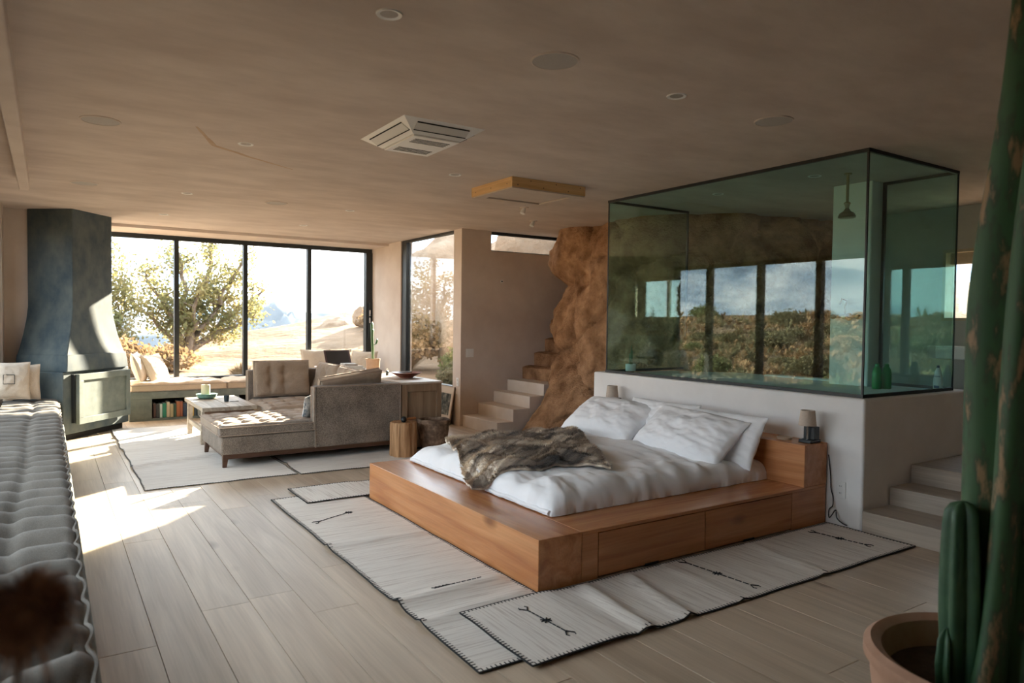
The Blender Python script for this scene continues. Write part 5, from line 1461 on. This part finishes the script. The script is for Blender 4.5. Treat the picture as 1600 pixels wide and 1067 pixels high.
# bathroom counter shelf, plant, low cabinet
sh = thing('wall_shelf', (7.72, 2.9, 1.18), 'thick white floating shelf under the bathroom window', 'shelf')
bx('board', 7.55, 7.9, 1.9, 3.62, 1.118, 1.245, M_WHITE, sh, bevel=0.006)
def bath_plant():
    x, y, z = 7.70, 3.27, 1.246
    t = thing('potted_plant', (x, y, z), 'dark succulent in a white pot on black feet below the bathroom window', 'plant')
    for a in range(4): bx('leg', x - 0.07 + 0.12 * (a % 2), x - 0.05 + 0.12 * (a % 2), y - 0.07 + 0.12 * (a // 2), y - 0.05 + 0.12 * (a // 2), z, z + 0.075, M_BLACK, t)
    bx('stand', x - 0.07, x + 0.07, y - 0.07, y + 0.07, z + 0.04, z + 0.08, M_BLACK, t)
    MB().lathe([(0, 0.08), (0.062, 0.08), (0.066, 0.175), (0.058, 0.175), (0.055, 0.16), (0, 0.16)], (x, y, z), 24).build('pot', M_CERAMIC, t)
    for dx, dy, h in ((0, 0, 0.25), (0.01, -0.03, 0.20), (0, 0.025, 0.13)):
        MB().tube([(x + dx, y + dy, z + 0.15), (x + dx, y + dy * 1.5, z + 0.15 + h * 0.5), (x + dx, y + dy * 2.2, z + 0.16 + h)], 0.017, 7, 0.008).build('stem', M_CACTUSOLD, t)
bath_plant()
bc = thing('low_cabinet', (7.6, 2.9, 0.41), 'low dark wooden cabinet at the end of the bathroom landing', 'cabinet')
bx('body', 7.35, 7.89, 2.2, 3.44, 0.41, 0.62, M_DKCAB, bc, bevel=0.004)
for k in range(2): 
    d = bx('drawer', 7.335, 7.352, 2.23 + k * 0.6, 2.80 + k * 0.6, 0.43, 0.60, M_DKCAB, bc, bevel=0.003)
    bx('handle', 7.325, 7.336, 2.46 + k * 0.6, 2.56 + k * 0.6, 0.51, 0.525, M_BLACK, d)

# ================================================================== FOREGROUND CACTUS AND DARK CABINET
def ribbed(rings_spec, nr, m, name, parent, depth=0.3, n=None, twist=0.0, phase=0.0):
    n = n or nr * 8; rings = []
    for (x, y, z, r) in rings_spec:
        ring = []
        for k in range(n):
            a = 2 * PI * k / n; c = abs(math.cos(nr * (a + phase) / 2)) ** 1.5
            rr = r * (1 - depth + depth * c)
            rr *= 1 + 0.02 * noise.noise(Vector((k * 0.3, z * 4, r)))
            ring.append((x + rr * math.cos(a + twist * z), y + rr * math.sin(a + twist * z), z))
        rings.append(ring)
    return MB().loft(rings).build(name, m, parent, angle=80)
def big_cactus():
    cx, cy2, zr = 2.335, 0.942, 0.45
    t = thing('potted_cactus', (cx, cy2, 0), 'tall ribbed columnar cactus in a terracotta pot in the near corner', 'plant')
    R0 = 0.335
    c = (cx, cy2, 0)
    MB().lathe([(0, 0), (0.20, 0), (0.24, 0.06), (0.30, 0.26), (0.315, 0.37), (R0 - 0.02, 0.40), (R0, 0.425), (R0, 0.455), (R0 - 0.02, 0.47), (R0 - 0.05, 0.455), (R0 - 0.06, 0.40), (0.23, 0.25), (0, 0.24)], c, 56).build('pot', M_TERRA, t)
    MB().lathe([(0, 0), (R0 - 0.055, 0), (R0 - 0.052, 0.01), (0, 0.03)], (cx, cy2, 0.365), 40).build('soil', M_SOIL, t)
    # main column leaning towards the right of the picture
    def col(z, x, y, r): return (x, y, z, r)
    bx_, by_ = cx + 0.04, cy2 + 0.0
    spec = []
    for i in range(26):
        q = i / 25; z = lerp(0.36, 2.60, q)
        r = 0.15 * (1 - 0.12 * math.sin(q * 9)) * (1 if q < 0.97 else 0.7)
        spec.append((bx_ + 0.10 * q + 0.008 * math.sin(q * 6), by_ - 0.105 * q, z, r))
    spec.append((spec[-1][0], spec[-1][1], 2.66, 0.05))
    ribbed(spec, 5, M_CACTUSCOL, 'column', t, depth=0.5, phase=0.5, n=60)
    # shorter arm in front
    ax, ay = cx - 0.06, cy2 + 0.05
    spec = [(ax, ay, 0.35, 0.05)]
    for i in range(14):
        q = i / 13; spec.append((ax + 0.005 * q, ay + 0.01 * q, lerp(0.40, 0.86, q), 0.052 + 0.008 * math.sin(q * PI)))
    spec += [(ax + 0.005, ay + 0.01, 0.895, 0.048), (ax + 0.005, ay + 0.01, 0.918, 0.033), (ax + 0.005, ay + 0.01, 0.928, 0.01)]
    ribbed(spec, 5, M_CACTUS2, 'arm', t, depth=0.45, phase=0.6)
    spec = [(ax - 0.045, ay + 0.02, 0.36, 0.028), (ax - 0.048, ay + 0.02, 0.44, 0.032), (ax - 0.046, ay + 0.02, 0.52, 0.026), (ax - 0.045, ay + 0.02, 0.55, 0.008)]
    ribbed(spec, 5, M_CACTUS2, 'offset', t, depth=0.45)
M_CACTUS2 = mat('young_cactus_skin', (0.022, 0.075, 0.035), (0.06, 0.14, 0.065), rough=0.5, scale=6)
M_CACTUSCOL = mat('scarred_cactus_skin', (0.05, 0.125, 0.05), (0.33, 0.215, 0.11), rough=0.6, scale=5, stretch=(3.5, 3.5, 1.1), c3=(0.05, 0.085, 0.04), lo=0.47, hi=0.64)
big_cactus()
dk = thing('dark_cabinet', (4.35, 1.2, 0), 'dark brown wooden cabinet behind the big cactus pot', 'cabinet')
bx('body', 3.98, 4.74, 0.35, 1.68, 0.0, 0.47, M_DKCAB, dk, bevel=0.004)
bx('top', 3.96, 4.76, 0.33, 1.70, 0.47, 0.50, M_DKCAB, dk, bevel=0.003)
for k in range(2):
    d = bx('drawer', 3.965, 3.982, 0.40 + k * 0.62, 0.99 + k * 0.62, 0.06, 0.44, M_DKCAB, dk, bevel=0.003)
    bx('handle', 3.955, 3.966, 0.64 + k * 0.62, 0.74 + k * 0.62, 0.27, 0.285, M_BLACK, d)

# ================================================================== OUTDOORS
def ground_h(x, y):
    n = fbm((x * 0.15, y * 0.15, 2.0), 4)
    # slope behind the house, rising to the right
    ridge = 0.40 + (0.185 * (x - 2.0) if x > 2 else 0.06 * (x - 2.0))
    ridge = min(ridge, 4.5); ridge = max(ridge, -1.5)
    near = 0.33
    t = (y - 11.8) / 12.0
    back = lerp(near, ridge, sm(t)) if t > 0 else near
    if y > 24: back = lerp(ridge, -7.0, sm((y - 24) / 22.0))
    hb = back + 0.10 * n * sm(t + 0.15)
    # scrub plain to the left
    d = -0.6 - x
    plain = -0.45 - 0.7 * sm(d / 10) + 3.4 * sm((d - 12) / 45) + 0.5 * n * sm(d / 8)
    w = sm((d + 0.5) / 3.5)
    h = lerp(hb, plain, w)
    if y < 11: h = lerp(h, lerp(-0.4, plain, w), sm((11 - y) / 2.0) if x < 4.9 or y < 8.6 else 0)
    if -0.7 < x < 8.2 and -2 < y < 11.78 and not (x > 4.95 and y > 8.65): h = min(h, -0.35)
    return h
def ground():
    xs = [-90, -75, -62] + [-52 + 2.0 * k for k in range(18)] + [-16 + 0.6 * k for k in range(62)] + [21.5 + 2 * k for k in range(10)] + [45, 60, 90]
    ys_ = [-60, -45, -34] + [-26 + 2 * k for k in range(14)] + [2 + 0.5 * k for k in range(60)] + [32 + 2 * k for k in range(10)] + [55, 65, 80, 100]
    b = MB(); bm = b.bm
    v = [[bm.verts.new((x, y, ground_h(x, y) + 0.05 * fbm((x * 0.9, y * 0.9, 0), 4))) for y in ys_] for x in xs]
    for i in range(len(xs) - 1):
        for j in range(len(ys_) - 1):
            cx, cyy = (xs[i] + xs[i + 1]) / 2, (ys_[j] + ys_[j + 1]) / 2
            bm.faces.new((v[i][j], v[i + 1][j], v[i + 1][j + 1], v[i][j + 1]))
    S(b.build('ground', M_SAND, None, angle=80))
ground()
# far valley floor and hills
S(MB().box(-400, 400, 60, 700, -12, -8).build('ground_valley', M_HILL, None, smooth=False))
def hill(cx, cy2, w, d, h, seed):
    b = MB(); n = 40
    def f(u, v):
        x = lerp(-1, 1, u); y = lerp(-1, 1, v); k = max(0, 1 - math.hypot(x, y))
        z = h * (math.sin(PI / 2 * k) ** 1.3) * (0.85 + 0.3 * fbm((x * 2.3 + seed, y * 2.3, seed), 5)) + 0.12 * h * fbm((x * 7 + seed, y * 7, 1), 3) * min(1, k * 4)
        return Vector((cx + x * w, cy2 + y * d, -9 + max(-1, z)))
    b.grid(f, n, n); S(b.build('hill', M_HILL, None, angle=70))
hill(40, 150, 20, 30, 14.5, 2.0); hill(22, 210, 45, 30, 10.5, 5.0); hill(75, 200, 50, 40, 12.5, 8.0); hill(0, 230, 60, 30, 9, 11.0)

def boulder(name, c, r, label, seed, m=M_OUTROCK, group='outdoor boulders'):
    o = MB().ico(c, r, 4, lambda p: 1 + 0.16 * fbm(p * 1.3 + Vector((seed, 0, 0)), 3) + 0.05 * fbm(p * 4 + Vector((seed, 1, 0)), 3)).build(name, m, None, angle=80)
    tag(o, label, 'rock', group)
boulder('boulder', (7.75, 9.62, 1.2), (1.95, 0.76, 2.9), 'huge pale boulder filling the strip window over the stairs', 1)
boulder('boulder', (8.35, 12.7, 1.0), (1.7, 1.2, 2.2), 'pale boulder low at the right edge of the tall window', 3)
boulder('boulder', (8.75, 16.2, 1.3), (1.9, 1.3, 2.35), 'big sloping boulder behind the brush in the tall window', 7)
boulder('boulder', (7.85, 20.0, 1.5), (0.3, 0.28, 0.33), 'square pale boulder on the slope behind the window handle', 12)
boulder('boulder', (7.7, 21.5, 1.0), (0.7, 0.6, 0.5), 'small pale boulder on the ridge seen through the back window', 15)
for k, (x, y, s) in enumerate(((-34, 9.5, 1.5), (-36, 13, 1.2), (-32, 16, 1.0), (-35, 18.5, 1.7), (-38, 16, 1.4))):
    boulder('boulder', (x, y, ground_h(x, y) + s * 0.5), (s, s * 1.1, s * 0.85), ('large', 'medium', 'small', 'broad', 'second large')[k] + ' boulder on the distant left ridge, seen mirrored in the glass', 20 + k)

def foliage_mesh(name, centers, n_per, spread, size, m, parent, seed):
    bm = bmesh.new(); rr = random.Random(seed)
    for c in centers:
        for k in range(n_per):
            p = Vector(c) + Vector((rr.gauss(0, 1), rr.gauss(0, 1), rr.gauss(0, 0.8))) * spread
            d = Vector((rr.gauss(0, 1), rr.gauss(0, 1), rr.gauss(0.5, 0.8))).normalized()
            s = d.cross(Vector((rr.gauss(0, 1), rr.gauss(0, 1), rr.gauss(0, 1)))).normalized()
            L = size * rr.uniform(0.6, 1.4); w = L * 0.33
            q = [bm.verts.new(p - s * w * 0.3), bm.verts.new(p + d * L * 0.5 - s * w), bm.verts.new(p + d * L), bm.verts.new(p + d * L * 0.5 + s * w)]
            bm.faces.new(q)
    me = bpy.data.meshes.new(name); bm.to_mesh(me); bm.free(); me.materials.append(m)
    o = bpy.data.objects.new(name, me); COL.objects.link(o); o['kind'] = 'stuff'
    if parent is not None:
        o.parent = parent; o.matrix_parent_inverse = world(parent).inverted()
    return o
def juniper(base, limbs, label, seed, leafsize=0.075, n_per=46):
    t = thing('juniper_tree', base, label, 'tree')
    rr = random.Random(seed); B = Vector(base); centers = []
    trunk = MB()
    for (dx, dy, dz, r) in limbs:
        pts = []; n = 8
        E = Vector((dx, dy, dz))
        for i in range(n + 1):
            q = i / n
            p = B + Vector((E.x * q ** 1.1, E.y * q, E.z * q ** 0.85)) + Vector((rr.gauss(0, 0.05), rr.gauss(0, 0.05), rr.gauss(0, 0.04))) * (q > 0.05)
            pts.append(p)
        trunk.tube(pts, r, 6, r * 0.3)
        for i in range(3, n + 1):
            for s in range(2):
                d = Vector((rr.gauss(0, 1), rr.gauss(0, 1), rr.gauss(0.35, 0.7))).normalized() * rr.uniform(0.2, 0.5)
                e = pts[i] + d; trunk.tube([pts[i], pts[i].lerp(e, 0.5) + Vector((0, 0, 0.04)), e], r * 0.25, 4, r * 0.1)
                centers.append(e); centers.append(pts[i].lerp(e, 0.6))
        centers.append(pts[-1])
    trunk.build('trunk', M_BARK, t, angle=70)
    foliage_mesh('foliage', centers, n_per, 0.135, leafsize, M_LEAF, t, seed)
by0 = ground_h(2.75, 18.0)
juniper((2.75, 18.0, by0 - 0.05), [(-0.2, 0.1, 2.6, 0.09), (0.55, 0, 2.75, 0.10), (1.2, -0.2, 2.45, 0.10), (1.75, 0.2, 1.75, 0.09), (1.5, -0.3, 1.15, 0.07), (-0.9, 0.2, 2.1, 0.08), (-1.3, -0.2, 1.5, 0.07), (0.2, -0.5, 1.9, 0.08), (-0.5, -0.4, 1.3, 0.06), (1.15, 0.4, 2.0, 0.07)],
        'spreading multi-stemmed juniper tree outside the left back windows', 4)
by1 = ground_h(0.9, 17.0)
juniper((0.9, 17.0, by1 - 0.05), [(0.1, 0, 2.3, 0.07), (-0.5, 0, 2.2, 0.06), (0.5, 0.1, 1.6, 0.06), (0.3, -0.2, 1.1, 0.05), (-0.4, 0.3, 1.2, 0.05)], 'smaller juniper beside the chimney edge, left of the spreading tree', 9)

def twig_bush(name, base, rad, h, n, m, label, seed, group=None, w=0.006, leafy=0):
    bm = bmesh.new(); rr = random.Random(seed)
    for k in range(n):
        a = rr.uniform(0, 2 * PI); e = rr.uniform(0.05, 1.0) ** 0.7
        d = Vector((math.cos(a) * e * rad, math.sin(a) * e * rad, h * rr.uniform(0.55, 1.0) * math.sqrt(max(0.05, 1 - 0.75 * e * e))))
        s = Vector((-math.sin(a), math.cos(a), 0)) * w
        p0 = Vector((math.cos(a), math.sin(a), 0)) * rad * 0.08 * rr.random(); pm = p0 + d * 0.55 + Vector((0, 0, h * 0.07)); p1 = p0 + d
        v = [bm.verts.new(q) for q in (p0 - s, p0 + s, pm + s * 0.8, pm - s * 0.8)]
        bm.faces.new(v); bm.faces.new((v[3], v[2], bm.verts.new(p1)))
        for j in range(leafy):
            q = pm.lerp(p1, rr.random()) + Vector((rr.gauss(0, 1), rr.gauss(0, 1), rr.gauss(0, 1))) * 0.05 * rad
            dd = Vector((rr.gauss(0, 1), rr.gauss(0, 1), rr.gauss(0.4, 1))).normalized() * 0.14 * rad * rr.uniform(0.5, 1.2); ss = dd.cross(Vector((rr.random(), rr.random(), rr.random()))).normalized() * 0.05 * rad
            bm.faces.new([bm.verts.new(x) for x in (q, q + dd * 0.5 - ss, q + dd, q + dd * 0.5 + ss)])
    me = bpy.data.meshes.new(name); bm.to_mesh(me); bm.free(); me.materials.append(m)
    o = bpy.data.objects.new(name, me); COL.objects.link(o); o.location = base
    tag(o, label, 'shrub', group)
    return o
def at_ground(x, y, dz=-0.03): return (x, y, ground_h(x, y) + dz)
twig_bush('dry_shrub', at_ground(2.85, 13.0), 0.36, 0.40, 700, M_DRY, 'dry straw-coloured twig bush close outside the middle back window', 1)
twig_bush('dry_shrub', at_ground(1.0, 14.6), 0.75, 0.75, 900, M_DRY, 'orange-brown brush low beside the fireplace window edge', 2, leafy=4)
twig_bush('dry_shrub', at_ground(1.9, 15.4), 0.7, 0.55, 700, M_DRY, 'brown brush at the foot of the juniper tree', 3, leafy=4)
twig_bush('dry_shrub', at_ground(8.1, 19.0), 0.8, 0.7, 700, M_DRY, 'tawny brush on the ridge left of the window handle', 4, leafy=3)
twig_bush('dry_shrub', at_ground(6.2, 13.4), 0.8, 1.35, 1100, M_DRY, 'tall straw-coloured brush outside the tall window', 5, leafy=3)
twig_bush('green_shrub', at_ground(6.0, 10.6), 0.45, 0.75, 600, M_GREENB, 'green-leaved bush at the right edge of the tall window', 6, leafy=5)
twig_bush('dry_shrub', at_ground(5.45, 9.7), 0.42, 0.5, 600, M_SAGE, 'grey-brown brush low outside the tall window sill', 7, leafy=4)
twig_bush('yucca', at_ground(5.7, 9.55), 0.28, 0.55, 60, M_GREENB, 'spiky yucca leaves close outside the tall window', 8, w=0.016)
# scrub on the plain to the left, seen mirrored in the glass box
def scrub():
    protos = [(M_SAGE, 0.75, 0.7), (M_GREENB, 0.65, 0.85), (M_SCRUB, 0.7, 0.6)]
    src = []
    for i, (m, r_, h_) in enumerate(protos):
        o = twig_bush('desert_shrub', at_ground(-9 - 3 * i, 6 + 3 * i), r_, h_, 380, m, 'x', 60 + i, leafy=5)
        src.append(o)
    names = ['grey sage shrub', 'green creosote shrub', 'straw-coloured dry shrub']
    rr = random.Random(77); used = [0, 0, 0]
    for o, i in zip(src, range(3)):
        tag(o, names[i] + ' on the scrub plain left of the house, mirrored in the glass', 'shrub', names[i] + 's on the left plain')
    placed = []
    for k in range(150):
        i = rr.choice((0, 0, 1, 2, 2)); d = 2.6 + 44 * rr.random() ** 1.35
        y = lerp(-6, 26, rr.random()) * (0.6 + d / 40)
        s = rr.uniform(0.6, 1.35) * (1 + d * 0.018)
        if any(math.hypot(-0.6 - d - px, y - py) < 0.8 * (s + ps) for px, py, ps in placed): continue
        placed.append((-0.6 - d, y, s)); c = src[i].copy(); COL.objects.link(c)
        c.location = at_ground(-0.6 - d, y + 4); c.scale = (s, s, s * rr.uniform(0.8, 1.1)); c.rotation_euler.z = rr.uniform(0, 6.28)
scrub()
def yucca(x, y, seed, label):
    o = twig_bush('yucca', at_ground(x, y), 0.75, 0.75, 150, M_GREENB, label, seed, w=0.024)
yucca(-5.6, 7.0, 91, 'big spiky yucca on the left plain, mirrored in the glass box')
yucca(-4.4, 4.6, 92, 'spiky yucca nearest the left windows, mirrored in the glass box')

# dense low brush covering the left plain (countless, one object per kind)
def low_brush(name, m, n, seed, label, h=0.32):
    bm = bmesh.new(); rr = random.Random(seed)
    for k in range(n):
        d = 2.0 + 46 * rr.random() ** 1.5; x = -0.6 - d; y = lerp(-8, 34, rr.random()) * (0.5 + d / 36) + 2
        z = ground_h(x, y); s = rr.uniform(0.5, 1.3) * (1 + d * 0.02)
        for j in range(9):
            a = rr.uniform(0, 6.28); e = Vector((math.cos(a) * 0.24, math.sin(a) * 0.24, h * rr.uniform(0.5, 1.1))) * s
            w = Vector((-math.sin(a), math.cos(a), 0)) * 0.05 * s; p = Vector((x, y, z - 0.03))
            bm.faces.new([bm.verts.new(q) for q in (p - w * 0.4, p + w * 0.4, p + e * 0.7 + w, p + e, p + e * 0.7 - w)])
    me = bpy.data.meshes.new(name); bm.to_mesh(me); bm.free(); me.materials.append(m)
    o = bpy.data.objects.new(name, me); COL.objects.link(o); tag(o, label, 'brush', None, 'stuff')
low_brush('dry_grass', M_SCRUB, 2800, 5, 'dry tawny grass tufts scattered over the left scrub plain')
low_brush('sage_brush', M_SAGE, 1000, 6, 'low grey-green brush scattered over the left scrub plain', 0.42)
